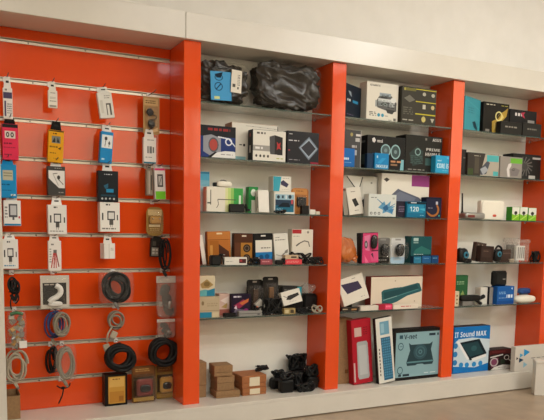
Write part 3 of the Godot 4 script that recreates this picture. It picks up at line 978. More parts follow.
	s = Vector2(on_z(70, 290, -0.16).x - on_z(41, 290, -0.16).x, on_z(55.5, 275.5, -0.16).y - p.y)
	t = thing("headset_pack", "clear flat pack with dark card and a curved white headset", "pack", p, "accessories hanging on the slat panel")
	part("card", box_mesh(Vector3(-s.x / 2, 0, -0.012), Vector3(s.x / 2, s.y, -0.01), 0.0005, solid("cbc4b6"), {"front": art(s.x, s.y, "cfc8ba", [["r", 0.08, 0.22, 0.82, 0.66, "2a2723"], ["g", 0.14, 0.26, 0.5, 0.06, 1, "b8b0a2"]])}), M.print, t)
	part("headset", tube_mesh([Vector3(s.x * 0.02, s.y * 0.7, -0.001), Vector3(s.x * 0.16, s.y * 0.62, 0.002), Vector3(s.x * 0.18, s.y * 0.48, 0.003), Vector3(s.x * 0.06, s.y * 0.36, 0.003), Vector3(-s.x * 0.12, s.y * 0.28, 0.002), Vector3(-s.x * 0.2, s.y * 0.2, 0.0)], 0.016, 10), M.white_plastic, t)
	var foot2 = part("headset_foot", lump_mesh(Vector3(s.x * 0.5, s.y * 0.16, 0.022), 0.8, 0.0, 1.0, 1, 20), M.white_plastic, t)
	foot2.position = Vector3(0, s.y * 0.14, -0.002)
	part("sleeve", lump_mesh(Vector3(s.x * 1.02, s.y * 1.02, 0.05), 0.3, 0.002, 18.0, 4, 36), M.wrap, t).position = Vector3(0, s.y / 2, -0.004)
	hook(p.x, 6, "clear headset pack")
	hung_coil("network_cable", "black cable coil in a clear bag at the centre of the slat panel", 6, 101, 131, 271.5, 303, 0.0085, 11, "rubber", 13, "bagged black cable coil", {"spread": 0.018, "bag": "wrap", "bag_scale": 1.18, "z": -0.16, "plug_mat": "grey"})
	for q in [[156.5, 177, 276, 318, "clear bag of dark metal fittings hanging beside the orange column", "upper bag of fittings", 6, 21], [157, 175, 319, 338, "short clear bag with a grey plug hanging above the thick coil by the column", "short bag with grey plug", 7, 22]]:
		p = on_z((q[0] + q[1]) / 2.0, q[3], -0.15)
		s = Vector2(on_z(q[1], 300, -0.15).x - on_z(q[0], 300, -0.15).x, on_z((q[0] + q[1]) / 2.0, q[2], -0.15).y - p.y)
		t = thing("fittings_bag", q[4], "bag", p, "accessories hanging on the slat panel")
		part("header_card", box_mesh(Vector3(-s.x / 2, s.y * 0.84, -0.004), Vector3(s.x / 2, s.y, 0.004), 0.001, solid("cfc9bf")), M.print, t)
		for k in 3:
			var inner = part("fitting", lump_mesh(Vector3(s.x * 0.5, s.y * 0.32, 0.032), 0.8, 0.008, 30.0, q[7] + k * 5, 28), M.black_gloss, t)
			inner.position = Vector3(s.x * (0.1 - 0.1 * k), s.y * (0.2 + 0.23 * k), 0)
			inner.rotation.z = 0.5 - 0.45 * k
		part("fitting", lump_mesh(Vector3(s.x * 0.22, s.y * 0.2, 0.02), 0.7, 0.0, 1.0, 1, 16), M.silver, t).position = Vector3(s.x * 0.12, s.y * 0.32, 0.016)
		part("bag", lump_mesh(Vector3(s.x, s.y * 0.98, 0.05), 0.35, 0.004, 24.0, q[7] + 1, 36), M.wrap_milky, t).position = Vector3(0, s.y * 0.5, 0)
		hook(p.x, q[6], q[5], 0.12)
	# eighth rail
	p = on_z(17, 350, -0.16)
	s = Vector2(on_z(27, 330, -0.16).x - on_z(7, 330, -0.16).x, on_z(17, 310, -0.16).y - p.y)
	t = thing("connector_bag", "clear bag of pale connectors with green strip and white sticker", "bag", p, "accessories hanging on the slat panel")
	for k in 26:
		var cn = part("connector", box_mesh(Vector3(-0.012, -0.016, -0.006), Vector3(0.012, 0.016, 0.006), 0.003), [M.grey_cable, M.beige_cable, M.silver, M.gold_card][k % 4], t)
		cn.position = Vector3(rng.randf_range(-0.3, 0.3) * s.x, s.y * (0.1 + 0.72 * k / 25.0), rng.randf_range(-0.008, 0.014))
		cn.rotation = Vector3(rng.randf_range(-0.5, 0.5), rng.randf_range(-0.8, 0.8), rng.randf() * TAU)
	part("green_strip", tube_mesh([Vector3(-s.x * 0.3, s.y * 0.9, 0.01), Vector3(0, s.y * 0.94, 0.016), Vector3(s.x * 0.32, s.y * 0.9, 0.01)], 0.01, 8), M.green_plastic, t)
	part("sticker", box_mesh(Vector3(s.x * 0.1, s.y * 0.06, 0.0265), Vector3(s.x * 0.48, s.y * 0.24, 0.0275), 0.0003), M.white_plastic, t)
	part("bag", lump_mesh(Vector3(s.x, s.y, 0.052), 0.35, 0.004, 24.0, 32, 36), M.wrap, t).position = Vector3(0, s.y * 0.5, 0)
	hook(p.x, 7, "clear bag of connectors", 0.12)
	hung_coil("blue_cable", "blue cable coil partly behind the grey coil", 7, 44, 64, 310, 339, 0.005, 5, "blue_cable", 14, "blue cable coil", {"z": -0.2, "plugs": 1, "plug_mat": "grey_cable"})
	hung_coil("grey_cable", "grey-beige cable coil hanging over the blue coil", 7, 52, 71.5, 312, 337, 0.006, 4, "grey_cable", 15, "grey coil over the blue one", {"z": -0.14, "plugs": 0, "tie_mat": "beige_cable"})
	t = hung_coil("monitor_cable", "small beige monitor cable coil with wide plugs dangling below", 7, 107, 125.5, 310.5, 330, 0.006, 4, "grey_cable", 16, "small beige monitor cable coil", {"z": -0.2, "plugs": 0})
	part("hanging_end", tube_mesh([Vector3(-0.03, -0.04, 0.01), Vector3(-0.055, -0.08, 0.015), Vector3(-0.06, -0.13, 0.01)], 0.006, 7), M.beige_cable, t)
	for q in [[-0.062, -0.16, 0.3], [-0.02, -0.085, -0.5]]:
		var pl = part("plug", box_mesh(Vector3(-0.019, -0.022, -0.008), Vector3(0.019, 0.022, 0.008), 0.004), M.beige_cable, t)
		pl.position = Vector3(q[0], q[1], 0.014)
		pl.rotation.z = q[2]
		part("shell", box_mesh(Vector3(-0.015, -0.032, -0.005), Vector3(0.015, -0.022, 0.005), 0.001), M.silver, pl)
	# ninth rail
	hung_coil("beige_cable", "pale beige cable coil hanging under the connector bag", 8, 4.5, 28.5, 350, 382, 0.0065, 6, "beige_cable", 17, "pale beige cable coil", {"z": -0.16, "spread": 0.014, "tie_mat": "beige_cable"})
	hung_coil("black_loop", "thin black cable loop behind the bagged beige coil", 8, 45, 59, 345, 374, 0.007, 3, "rubber", 18, "thin black cable loop", {"z": -0.2, "plugs": 0})
	hung_coil("bagged_cable", "beige cable coil in a torn clear bag", 8, 55.5, 75.5, 346, 380, 0.007, 5, "grey_cable", 19, "beige coil in a torn clear bag", {"z": -0.13, "spread": 0.01, "bag": "wrap", "bag_scale": 1.12, "tie_mat": "beige_cable"})
	hung_coil("thick_cable", "thick black cable coil above the black box with gold label", 8, 103.5, 136.5, 343, 373, 0.0115, 9, "rubber", 20, "thick black coil above the gold label box", {"z": -0.14, "spread": 0.016, "plugs": 0, "tie": false})
	hung_coil("thick_cable", "thick black cable coil beside the orange column", 8, 147.5, 178.5, 336.5, 368, 0.0115, 9, "rubber", 23, "thick black coil beside the column", {"z": -0.14, "spread": 0.016, "plugs": 0, "tie": false})
	# tenth rail
	p = on_z(63, 392, -0.17)
	t = thing("wire_tie", "loose black wire tie dangling low on the slat panel", "cable", p, "accessories hanging on the slat panel")
	part("wire", tube_mesh([Vector3(-0.035, 0.04, 0), Vector3(-0.005, 0.022, 0), Vector3(0.03, 0.028, 0), Vector3(0.042, 0.05, 0)], 0.004, 6), M.rubber, t)
	part("wire", tube_mesh([Vector3(0.004, 0.022, 0), Vector3(-0.006, -0.02, 0.004), Vector3(-0.026, -0.066, 0)], 0.004, 6), M.rubber, t)
	part("knot", lump_mesh(Vector3(0.024, 0.018, 0.016), 0.9, 0.0, 1.0, 1, 14), M.rubber, t).position = Vector3(0, 0.024, 0)
	hook(p.x, 9, "loose black wire tie", 0.09)
	# on the deck
	var dk = DECK
	carton("gold_label_box", "black box with a large gold label standing on the deck", dk, 105, 127.5, 374.5, -0.15, 0.07, {"bg": "1d1916", "art": [["r", 0.16, 0.07, 0.74, 0.86, "c08f3f"], ["r", 0.2, 0.1, 0.66, 0.3, "cfa559"], ["g", 0.34, 0.14, 0.36, 0.07, 1, "7c4c1c"], ["r", 0.2, 0.55, 0.66, 0.36, "b27c34"], ["r", 0.62, 0.7, 0.2, 0.16, "96622a"]]})
	for q in [[134.5, 158.5, 367.5, -0.1, "brown blister pack with dark adapter standing on the deck", "5a3a1e", 41], [158.5, 178, 366, -0.14, "gold and brown blister pack tucked beside the orange column", "8a6a2a", 42]]:
		s = size_at(q[0], q[1], q[2], dk, q[3])
		t = blister("adapter_blister", q[4], spot((q[0] + q[1]) / 2.0, dk, q[3]), s.x, s.y, 0.06, q[5], [["r", 0.06, 0.03, 0.88, 0.2, "6f4624"], ["g", 0.15, 0.08, 0.6, 0.1, 2, "b08a50"], ["r", 0.08, 0.3, 0.84, 0.5, "3a2a18"], ["r", 0.08, 0.86, 0.84, 0.1, "b18a3e"]], {"round": 0.018, "dome_h": 0.72, "dome_y": 0.44, "dome_w": 0.9})
		part("adapter", box_mesh(Vector3(-s.x * 0.34, s.y * 0.2, -0.05), Vector3(s.x * 0.34, s.y * 0.66, -0.022), 0.012), M.gold_card if q[6] == 42 else M.dark_red, t)
		part("adapter_face", lump_mesh(Vector3(s.x * 0.44, s.y * 0.2, 0.02), 0.6, 0.0, 1.0, 1, 20), M.black_gloss, t).position = Vector3(0, s.y * 0.42, -0.02)
	p = on_y(5, 420, dk)
	t = thing("open_carton", "brown open cardboard carton at the near end of the deck", "box", spot(13.5, dk, -0.08))
	var bw = size_at(6, 20.5, 394, dk, -0.08)
	for q in [[-0.5, -0.47, -0.13, 0.0], [0.47, 0.5, -0.13, 0.0], [-0.47, 0.47, -0.13, -0.127], [-0.47, 0.47, -0.003, 0.0]]:
		part("panel", box_mesh(Vector3(q[0] * bw.x, 0, q[2]), Vector3(q[1] * bw.x, bw.y * (1.0 if q[3] < 0 or q[0] > -0.46 else 0.92), q[3]), 0.001), M.kraft, t)
	part("bottom", box_mesh(Vector3(-bw.x * 0.47, 0.0005, -0.127), Vector3(bw.x * 0.47, 0.003, -0.003), 0.001), M.kraft, t)

func bag(label, base, u0, u1, vt, z, seed_, dep, twist = 0.0) -> Node3D:
	var s = size_at(u0, u1, vt, base, z)
	var t = thing("wrapped_bag", label, "bag", spot((u0 + u1) / 2.0, base, z), "wrapped bags on the top shelf")
	var b = part("bag_body", lump_mesh(Vector3(s.x * 0.97, s.y * 0.96, dep * 1.0), 0.5, 0.05, 5.5, seed_, 96, Vector3(0.8, 1.5, 1.0)), M.dark_wrap, t)
	b.position = Vector3(-s.x * 0.01, s.y * 0.5 + 0.008, -dep * 0.5)
	b.rotation.z = twist
	part("clear_sleeve", lump_mesh(Vector3(s.x * 0.98, s.y * 0.94, dep * 1.1), 0.34, 0.016, 9.0, seed_ + 7, 64), M.sleeve, t).position = Vector3(0, s.y * 0.5 + 0.008, -dep * 0.5)
	part("handle", tube_mesh([Vector3(-s.x * 0.2, s.y * 0.86, -dep * 0.6), Vector3(-s.x * 0.12, s.y * 0.93, -dep * 0.5), Vector3(s.x * 0.12, s.y * 0.93, -dep * 0.5), Vector3(s.x * 0.2, s.y * 0.86, -dep * 0.6)], 0.008, 8), M.black, t)
	return t

func fill_bay_one():
	var y = SHELF[0]
	var t = bag("black bag in crumpled clear plastic with a blue label and a white tag", y, 199.5, 252, 61, -0.09, 51, 0.13)
	var c = on_z(221, 86, -0.02)
	var lab = part("blue_label", box_mesh(Vector3(-0.066, -0.083, -0.001), Vector3(0.066, 0.083, 0.001), 0.0005, solid("3f8fc2"), {"front": art(0.132, 0.166, "4a97c8", [["o", 0.38, 0.52, 0.2, 0.15, 0.04, "1c3f5c"], ["l", 0.26, 0.62, 0.5, 0.42, 0.05, "1c3f5c"], ["o", 0.4, 0.2, 0.2, 0.12, 0.04, "1c3f5c"], ["p", [0.2, 0.1, 0.6, 0.02, 0.5, 0.22, 0.3, 0.22], "16293a"], ["r", 0.16, 0.86, 0.26, 0.1, "c9d08a"]])}), M.print, t)
	lab.position = c - t.position
	lab.rotation.z = 0.04
	c = on_z(236.5, 81.5, -0.012)
	var tag = part("white_tag", box_mesh(Vector3(-0.034, -0.066, -0.001), Vector3(0.034, 0.066, 0.001), 0.0005, solid("d8d2c4"), {"front": art(0.068, 0.13, "dcd6c8", [["r", 0.14, 0.62, 0.26, 0.14, "55504a"], ["g", 0.6, 0.2, 0.24, 0.5, 7, "6b655d"], ["r", 0.6, 0.74, 0.14, 0.1, "55504a"]])}), M.print, t)
	tag.position = c - t.position
	tag.rotation.z = -0.05
	bag("bulky black bag in glossy clear plastic without any label", y, 257, 325, 62, -0.085, 52, 0.14, -0.03)
	# second shelf: PC case and power supply boxes
	y = SHELF[1]
	carton("power_supply_box", "dark blue box with red title and a PC case picture with white swoosh", y, 199.5, 235.6, 126, -0.05, 0.07, {"bg": "1c1d22", "art": [["r", 0, 0.34, 1, 0.66, "23366f"], ["g", 0.22, 0.08, 0.62, 0.160, 1, "8e2b2b"], ["p", [0.1, 0.34, 0.32, 0.28, 0.58, 0.38, 0.58, 0.86, 0.3, 0.95, 0.1, 0.82], "8d9098"], ["e", 0.38, 0.6, 0.13, 0.22, "a8473f"], ["o", 0.38, 0.6, 0.14, 0.23, 0.03, "54565c"], ["o", 0.8, 0.48, 0.1, 0.12, 0.035, "d9dce2"], ["l", 0.5, 0.34, 0.8, 0.38, 0.03, "d9dce2"], ["l", 0.8, 0.38, 0.99, 0.62, 0.03, "d9dce2"], ["p", [0.26, 0.99, 0.45, 0.84, 0.72, 0.77, 1, 0.78, 1, 1, 0.26, 1], "dcdcda"], ["p", [0.22, 0.99, 0.42, 0.82, 0.48, 0.82, 0.32, 0.99], "17181c"], ["g", 0.58, 0.87, 0.34, 0.06, 1, "8d8d8d"]]})
	carton("pc_case_box", "large plain white carton behind the dark blue PC case box", y, 231.5, 278, 124, -0.135, 0.11, {"bg": "ddd8cb", "side": "a88266", "art": [["g", 0.16, 0.56, 0.12, 0.06, 1, "4a463f"], ["r", 0.24, 0.55, 0.04, 0.06, "1f1d1b"], ["r", 0.0, 0.88, 0.3, 0.12, "7fa9ae"], ["l", 0.3, 0.07, 0.98, 0.1, 0.006, "8c867a"], ["r", 0.83, 0.14, 0.06, 0.08, "22201e"], ["l", 0.98, 0.02, 0.98, 0.28, 0.015, "3b3834"]]})
	carton("pc_case_box", "white box with black side, grey band and a black PC case picture", y, 252.5, 285.5, 130.5, -0.05, 0.07, {"bg": "d9d5ca", "side": "1a1718", "left": [["r", 0.3, 0.5, 0.3, 0.24, "b9b4ab"], ["r", 0.35, 0.12, 0.2, 0.1, "8b3a36"]], "left_bg": "1a1718", "art": [["g", 0.12, 0.08, 0.26, 0.112, 1, "55514a"], ["r", 0, 0.5, 0.9, 0.18, "96938d"], ["g", 0.08, 0.55, 0.22, 0.144, 1, "dcdad6"], ["p", [0.5, 0.2, 0.66, 0.14, 0.9, 0.2, 0.9, 0.78, 0.52, 0.76], "2a2727"], ["p", [0.5, 0.2, 0.66, 0.14, 0.66, 0.77, 0.52, 0.76], "4b4a4b"], ["p", [0.72, 0.34, 0.78, 0.42, 0.84, 0.36, 0.82, 0.5, 0.86, 0.6, 0.78, 0.56, 0.72, 0.62, 0.74, 0.48], "b03434"], ["e", 0.11, 0.84, 0.03, 0.045, "3e3b37"], ["e", 0.23, 0.84, 0.03, 0.045, "3e3b37"], ["e", 0.34, 0.84, 0.03, 0.045, "3e3b37"], ["e", 0.46, 0.84, 0.03, 0.045, "3e3b37"], ["g", 0.72, 0.88, 0.2, 0.05, 1, "9aa13b"]]})
	carton("pc_case_box", "black box with a glowing pale diamond ring beside the white PC case box", y, 286.8, 318.5, 132, -0.06, 0.1, {"bg": "27262a", "art": [["g", 0.06, 0.08, 0.1, 0.05, 1, "b4b2b4"], ["g", 0.05, 0.28, 0.32, 0.05, 1, "c4c2c4"], ["p", [0.36, 0.5, 0.68, 0.14, 0.98, 0.5, 0.68, 0.88], "6e7a88"], ["p", [0.4, 0.5, 0.68, 0.2, 0.94, 0.5, 0.68, 0.82], "9aa6b4"], ["p", [0.43, 0.5, 0.68, 0.26, 0.9, 0.5, 0.68, 0.76], "34343a"], ["r", 0.74, 0.93, 0.26, 0.06, "8a2436"], ["r", 0.04, 0.58, 0.05, 0.04, "a5404a"], ["g", 0.06, 0.88, 0.34, 0.05, 1, "8f8d90"]]})
	# third shelf: networking
	y = SHELF[2]
	carton("router_box", "tall narrow box fading from sky blue to white at the end of the shelf", y, 199.5, 209.5, 171.5, -0.15, 0.06, {"bg": "c9d3d2", "art": [["r", 0, 0, 1, 0.06, "2f7391"], ["r", 0, 0.06, 1, 0.16, "4fa3c0"], ["r", 0, 0.22, 1, 0.14, "79b6c8"], ["r", 0, 0.36, 1, 0.12, "a4c6cc"]]})
	var r = carton("router_box", "wide white box turning green with a thin black antenna picture", y, 206.5, 243, 187.5, -0.07, 0.06, {"bg": "ded8c9", "art": [["r", 0.5, 0, 0.08, 1, "d6d79f"], ["r", 0.58, 0, 0.08, 1, "bccf80"], ["r", 0.66, 0, 0.08, 1, "8ebb63"], ["r", 0.74, 0, 0.26, 1, "3f9a4c"], ["r", 0.3, 0.48, 0.5, 0.028, "4a463e"], ["l", 0.3, 0.49, 0.32, 0.7, 0.014, "4a463e"], ["l", 0.32, 0.7, 0.27, 0.84, 0.014, "4a463e"], ["g", 0.88, 0.3, 0.06, 0.800, 1, "d5e2cb"], ["r", 0.86, 0.86, 0.09, 0.08, "dfe5d6"], ["r", 0.02, 0.62, 0.1, 0.05, "3e3a34"], ["r", 0.1, 0.12, 0.02, 0.6, "4a463e"]]})
	var p = spot(222, r.top, -0.09)
	t = thing("small_router", "small rounded white adapter lying on the green and white router box", "adapter", p, "goods on the shelves")
	part("shell", lump_mesh(Vector3(0.1, 0.036, 0.05), 0.5, 0.0, 1.0, 1, 24), M.cream_plastic, t).position = Vector3(0.01, 0.018, 0)
	part("end_cap", box_mesh(Vector3(-0.058, 0.003, -0.014), Vector3(-0.036, 0.026, 0.014), 0.004), M.black, t)
	part("arch", tube_mesh([Vector3(-0.016, 0.03, 0), Vector3(-0.006, 0.04, 0), Vector3(0.02, 0.04, 0), Vector3(0.034, 0.03, 0)], 0.004, 6), M.grey, t)
	adapter("black power brick with its lead in front of the green router box", spot(238, y, -0.052) + Vector3(-0.01, 0, 0), Vector3(0.1, 0.05, 0.02), 0.0, 61)
	carton("adapter_box", "small green and white box standing behind the leaning white box", y, 248.5, 258, 187, -0.16, 0.05, {"bg": "2f8a46", "art": [["e", 0.5, 0.22, 0.28, 0.14, "dfe5d6"], ["r", 0.3, 0.5, 0.5, 0.5, "dcdacc"]]})
	carton("router_box", "plain white slim box leaning back beside the stacked white boxes", y, 258.8, 269.5, 191, -0.09, 0.045, {"bg": "e4dfd4", "lean": 8, "left": [["r", 0.2, 0.1, 0.12, 0.8, "6d675c"], ["r", 0.6, 0.3, 0.2, 0.5, "8d877c"]], "left_bg": "e4dfd4"})
	r = carton("switch_box", "white box with a dark blue screen picture under the teal striped box", y, 274, 294.5, 192, -0.08, 0.08, {"bg": "d5d4ca", "art": [["r", 0.06, 0.12, 0.9, 0.8, "2c3f52"], ["r", 0.06, 0.12, 0.9, 0.24, "8fb0bd"], ["e", 0.2, 0.24, 0.07, 0.08, "2a3640"], ["r", 0.36, 0.16, 0.1, 0.14, "3c4c58"], ["r", 0.54, 0.15, 0.08, 0.17, "c9d4d8"], ["e", 0.76, 0.22, 0.08, 0.09, "2a3640"], ["r", 0.82, 0.34, 0.1, 0.2, "b34a52"], ["r", 0.06, 0.62, 0.9, 0.3, "20647c"], ["p", [0.15, 0.7, 0.4, 0.5, 0.7, 0.5, 0.8, 0.7], "16222c"], ["g", 0.12, 0.76, 0.3, 0.1, 2, "9cc0cb"]]})
	carton("hub_box", "white box with a teal side stripe and dark device, on the blue screen box", r.top, 273, 291, 176.5, -0.09, 0.07, {"bg": "d8d4c8", "art": [["p", [0, 0, 0.46, 0, 0.34, 1, 0, 1], "3d9cae"], ["p", [0.42, 0.36, 0.56, 0.24, 0.86, 0.5, 0.76, 0.72, 0.42, 0.54], "3e3a52"], ["g", 0.52, 0.1, 0.36, 0.06, 1, "8b867c"], ["g", 0.5, 0.84, 0.4, 0.06, 1, "8b867c"]]})
	var s = size_at(292.5, 310, 188, y, -0.12)
	t = blister("chip_card_pack", "kraft orange carded pack with rounded top and a dark square chip", spot(301.2, y, -0.12), s.x, s.y, 0.025, "a86c38", [["r", 0.1, 0.04, 0.8, 0.2, "bd834a"], ["g", 0.3, 0.1, 0.4, 0.05, 1, "6d3f1c"], ["r", 0.02, 0.34, 0.3, 0.6, "b87c44"]], {"round": 0.025, "dome_y": 0.5, "dome_h": 0.5, "dome_w": 0.6})
	part("chip", box_mesh(Vector3(-s.x * 0.18, s.y * 0.3, -0.02), Vector3(s.x * 0.32, s.y * 0.66, -0.008), 0.002), M.black, t)
	carton("adapter_box", "little black box in front of the kraft orange chip pack", y, 302, 309, 205.5, -0.06, 0.03, {"bg": "211e1c", "flap": false})
	carton("adapter_box", "flat white box lying before the kraft orange chip pack", y, 309.5, 315.5, 209.6, -0.055, 0.05, {"bg": "d5d0c5", "flap": false})
	carton("adapter_box", "tiny flat cream box next to the orange column side", y, 316, 320, 211.5, -0.052, 0.03, {"bg": "cfc3ae", "flap": false})
	tangle("usb_lead", "short black lead lying in front of the blue screen box", spot(280, y, -0.058), 0.05, 0.014, 0.02, 0.0035, "rubber", 62, 3)
	# fourth shelf: adapters
	y = SHELF[3]
	carton("drive_box", "thin dark red box with white spine leaning against the orange column", y, 202.5, 206.8, 234.5, -0.1, 0.09, {"bg": "e0dbcf", "side": "5f2119", "roll": 9, "flap": false, "w": 0.028})
	carton("sound_card_box", "orange-brown hang box with a dark wedge shaped picture", y, 208, 231, 232, -0.13, 0.04, {"bg": "b06a2e", "roll": 2, "art": [["r", 0, 0, 1, 0.24, "b9763a"], ["r", 0.4, 0.04, 0.24, 0.05, "e2cfa8"], ["r", 0.04, 0.24, 0.96, 0.02, "7a451c"], ["r", 0.08, 0.28, 0.4, 0.6, "a06125"], ["p", [0.48, 0.38, 0.92, 0.62, 0.98, 0.98, 0.5, 0.98], "4a2a1e"], ["r", 0.1, 0.42, 0.12, 0.3, "c8914a"]]})
	carton("speaker_box", "dark brown hang box with two round grilles on a gold panel", y, 234, 252.5, 233.5, -0.13, 0.04, {"bg": "4c2b1a", "art": [["r", 0.4, 0.06, 0.24, 0.05, "d8cdb8"], ["r", 0.36, 0.3, 0.6, 0.66, "a8742e"], ["e", 0.68, 0.48, 0.2, 0.13, "33251a"], ["o", 0.68, 0.48, 0.13, 0.085, 0.03, "77685a"], ["e", 0.68, 0.8, 0.2, 0.13, "33251a"], ["o", 0.68, 0.8, 0.13, 0.085, 0.03, "77685a"], ["r", 0.04, 0.3, 0.26, 0.6, "5c3622"]]})
	carton("cable_box", "black hang box with white upper and blue lower panel", y, 253.5, 273, 234, -0.13, 0.04, {"bg": "191817", "roll": 2, "art": [["r", 0.4, 0.05, 0.24, 0.05, "d8d4cc"], ["r", 0.12, 0.22, 0.84, 0.44, "dcd7ca"], ["g", 0.4, 0.46, 0.5, 0.06, 1, "6b665d"], ["r", 0.12, 0.62, 0.84, 0.34, "2474ae"], ["e", 0.4, 0.78, 0.12, 0.08, "1a4f7c"], ["e", 0.7, 0.76, 0.12, 0.08, "1a4f7c"]]})
	carton("adapter_pack", "white hang pack with a small grey cable picture, leaning", y, 275.5, 290, 234.5, -0.12, 0.03, {"bg": "d9d5c9", "roll": 4, "lean": 5, "art": [["g", 0.1, 0.2, 0.7, 0.06, 1, "6b675e"], ["g", 0.1, 0.12, 0.34, 0.05, 1, "77736a"], ["l", 0.1, 0.7, 0.45, 0.76, 0.04, "8d897f"], ["l", 0.45, 0.76, 0.9, 0.58, 0.05, "55514a"], ["p", [0.7, 0.6, 0.94, 0.54, 0.9, 0.66, 0.74, 0.68], "77736a"]]})
	carton("adapter_box", "tall white box with a red corner and an arched black cable picture", y, 291.5, 312.5, 229.5, -0.12, 0.06, {"bg": "d9d2c2", "art": [["r", 0, 0, 0.44, 0.12, "a83034"], ["e", 0.75, 0.08, 0.05, 0.035, "77716a"], ["g", 0.05, 0.19, 0.3, 0.04, 1, "77716a"], ["l", 0.2, 0.48, 0.36, 0.4, 0.06, "5a564f"], ["l", 0.36, 0.4, 0.58, 0.33, 0.04, "44413c"], ["l", 0.58, 0.33, 0.78, 0.36, 0.04, "44413c"], ["l", 0.78, 0.36, 0.84, 0.5, 0.04, "44413c"], ["g", 0.3, 0.86, 0.3, 0.05, 1, "8fa04e"]]})
	adapter("small black adapter in front of the orange-brown hang box", spot(215, y, -0.06), Vector3(0.07, 0.062, 0.04), 8, 63)
	carton("modem_box", "flat white box with a dark red picture lying before the gold speaker box", y, 224.5, 247, 257.5, -0.055, 0.045, {"bg": "dad5ca", "art": [["r", 0.64, 0.2, 0.32, 0.55, "4b2a2a"], ["r", 0.68, 0.3, 0.1, 0.3, "a34040"], ["g", 0.08, 0.5, 0.3, 0.2, 1, "a8a398"]]})
	tangle("usb_lead", "black lead bunched before the black and blue hang box", spot(254, y, -0.062), 0.05, 0.02, 0.045, 0.0045, "rubber", 64, 4)
	carton("adapter_box", "small dusky pink box lying before the black and blue hang box", y, 260.5, 272.5, 259.5, -0.055, 0.04, {"bg": "8e4a50", "art": [["g", 0.15, 0.3, 0.6, 0.35, 1, "cf8f95"]]})
	adapter("small black plug adapter in front of the leaning white pack", spot(279, y, -0.058), Vector3(0.05, 0.03, 0.025), -10, 65)
	r = carton("adapter_box", "flat pink-red box lying before the tall white cable box", y, 285, 302, 259.6, -0.052, 0.045, {"bg": "d2474c", "art": [["g", 0.1, 0.3, 0.7, 0.4, 2, "e79a94"]]})
	carton("adapter_box", "thin tan box lying on the flat pink-red box", r.top, 285, 298.5, 255.2, -0.056, 0.04, {"bg": "bfa688", "art": [["r", 0.45, 0.3, 0.4, 0.4, "3f362d"]]})
	tangle("usb_lead", "dark tangle of leads behind the flat pink-red box", spot(296, y, -0.105) + Vector3(0.03, 0, 0), 0.09, 0.012, 0.075, 0.004, "rubber", 66, 6)
	tangle("usb_lead", "dark lead with grey ends beside the flat pink-red box", spot(314, y, -0.07), 0.075, 0.025, 0.05, 0.0045, "rubber", 67, 6)
	# fifth shelf: components
	y = SHELF[4]
	r = carton("component_box", "beige box with a blue band, carrying a smaller patterned box", y, 198.5, 219.5, 297, -0.06, 0.1, {"bg": "b3a184", "art": [["e", 0.2, 0.3, 0.06, 0.1, "7d6a4c"], ["g", 0.4, 0.3, 0.5, 0.2, 2, "a08e70"], ["l", 0, 0.66, 1, 0.66, 0.012, "6d5d45"], ["r", 0.0, 0.72, 0.62, 0.28, "2d7c98"], ["r", 0.66, 0.74, 0.3, 0.22, "c8b796"]]})
	carton("component_box", "cream box with a brown and teal picture on the beige box", r.top, 198.5, 215, 276, -0.07, 0.08, {"bg": "cabd9f", "art": [["p", [0.1, 0.4, 0.5, 0.16, 0.9, 0.44, 0.6, 0.6, 0.2, 0.6], "9c8250"], ["e", 0.5, 0.4, 0.18, 0.12, "77613a"], ["p", [0, 0.72, 0.4, 0.66, 1, 0.76, 1, 1, 0, 1], "5fa0a4"], ["p", [0.5, 0.72, 1, 0.6, 1, 1, 0.5, 1], "2d7c98"]]})
	carton("component_box", "pale pink box squeezed beside the black racing picture box", y, 219, 229.5, 294, -0.12, 0.07, {"bg": "c7a89a", "art": [["p", [0.1, 0.3, 0.9, 0.1, 0.9, 0.5], "dccac0"], ["r", 0, 0.7, 1, 0.3, "96584e"], ["p", [0.2, 0.6, 0.8, 0.4, 0.7, 0.66], "a88a52"]]})
	carton("controller_box", "black box with a purple and red racing picture", y, 231.5, 250.5, 294.5, -0.09, 0.06, {"bg": "241a2c", "art": [["g", 0.1, 0.07, 0.39, 0.144, 1, "cfc6cc"], ["p", [0.1, 0.52, 0.6, 0.24, 0.9, 0.34, 0.4, 0.66], "8e2a4a"], ["p", [0.4, 0.4, 0.9, 0.2, 0.86, 0.36, 0.55, 0.5], "c06a3a"], ["p", [0.06, 0.96, 0.2, 0.66, 0.7, 0.72, 0.9, 0.96], "6f6572"], ["e", 0.76, 0.76, 0.12, 0.1, "8a2d6c"], ["p", [0.12, 0.64, 0.24, 0.5, 0.3, 0.7], "d8c8cf"]]})
	carton("drive_tray", "flat silver drive lying before the racing picture box", y, 239, 262, 311, -0.055, 0.03, {"bg": "8d8a84", "flap": false, "cat": "drive", "art": [["l", 0, 0.5, 1, 0.5, 0.02, "55524d"], ["r", 0.8, 0.6, 0.1, 0.2, "444444"]]})
	carton("drive_tray", "thin black drive lying before the pale pink box", y, 224.5, 236, 313.2, -0.055, 0.03, {"bg": "1b1a19", "flap": false, "cat": "drive"})
	for q in [[248.5, 264.5, 280, -0.15, "black blister pack with a dim brown part", "4a3526"], [264.5, 280, 277, -0.13, "black blister pack with a bronze part, taller than its neighbour", "6b4c30"]]:
		s = size_at(q[0], q[1], q[2], y, q[3])
		t = blister("part_blister", q[4], spot((q[0] + q[1]) / 2.0, y, q[3]), s.x, s.y, 0.035, "201d1a", [["r", 0.36, 0.04, 0.28, 0.05, "8d8478"], ["r", 0.12, 0.16, 0.76, 0.7, "2e2822"]], {"round": 0.015, "dome_h": 0.76, "dome_y": 0.46})
		part("bronze_part", box_mesh(Vector3(-s.x * 0.16, s.y * 0.24, -0.026), Vector3(s.x * 0.16, s.y * 0.72, -0.012), 0.004, solid(q[5])), M.print, t)
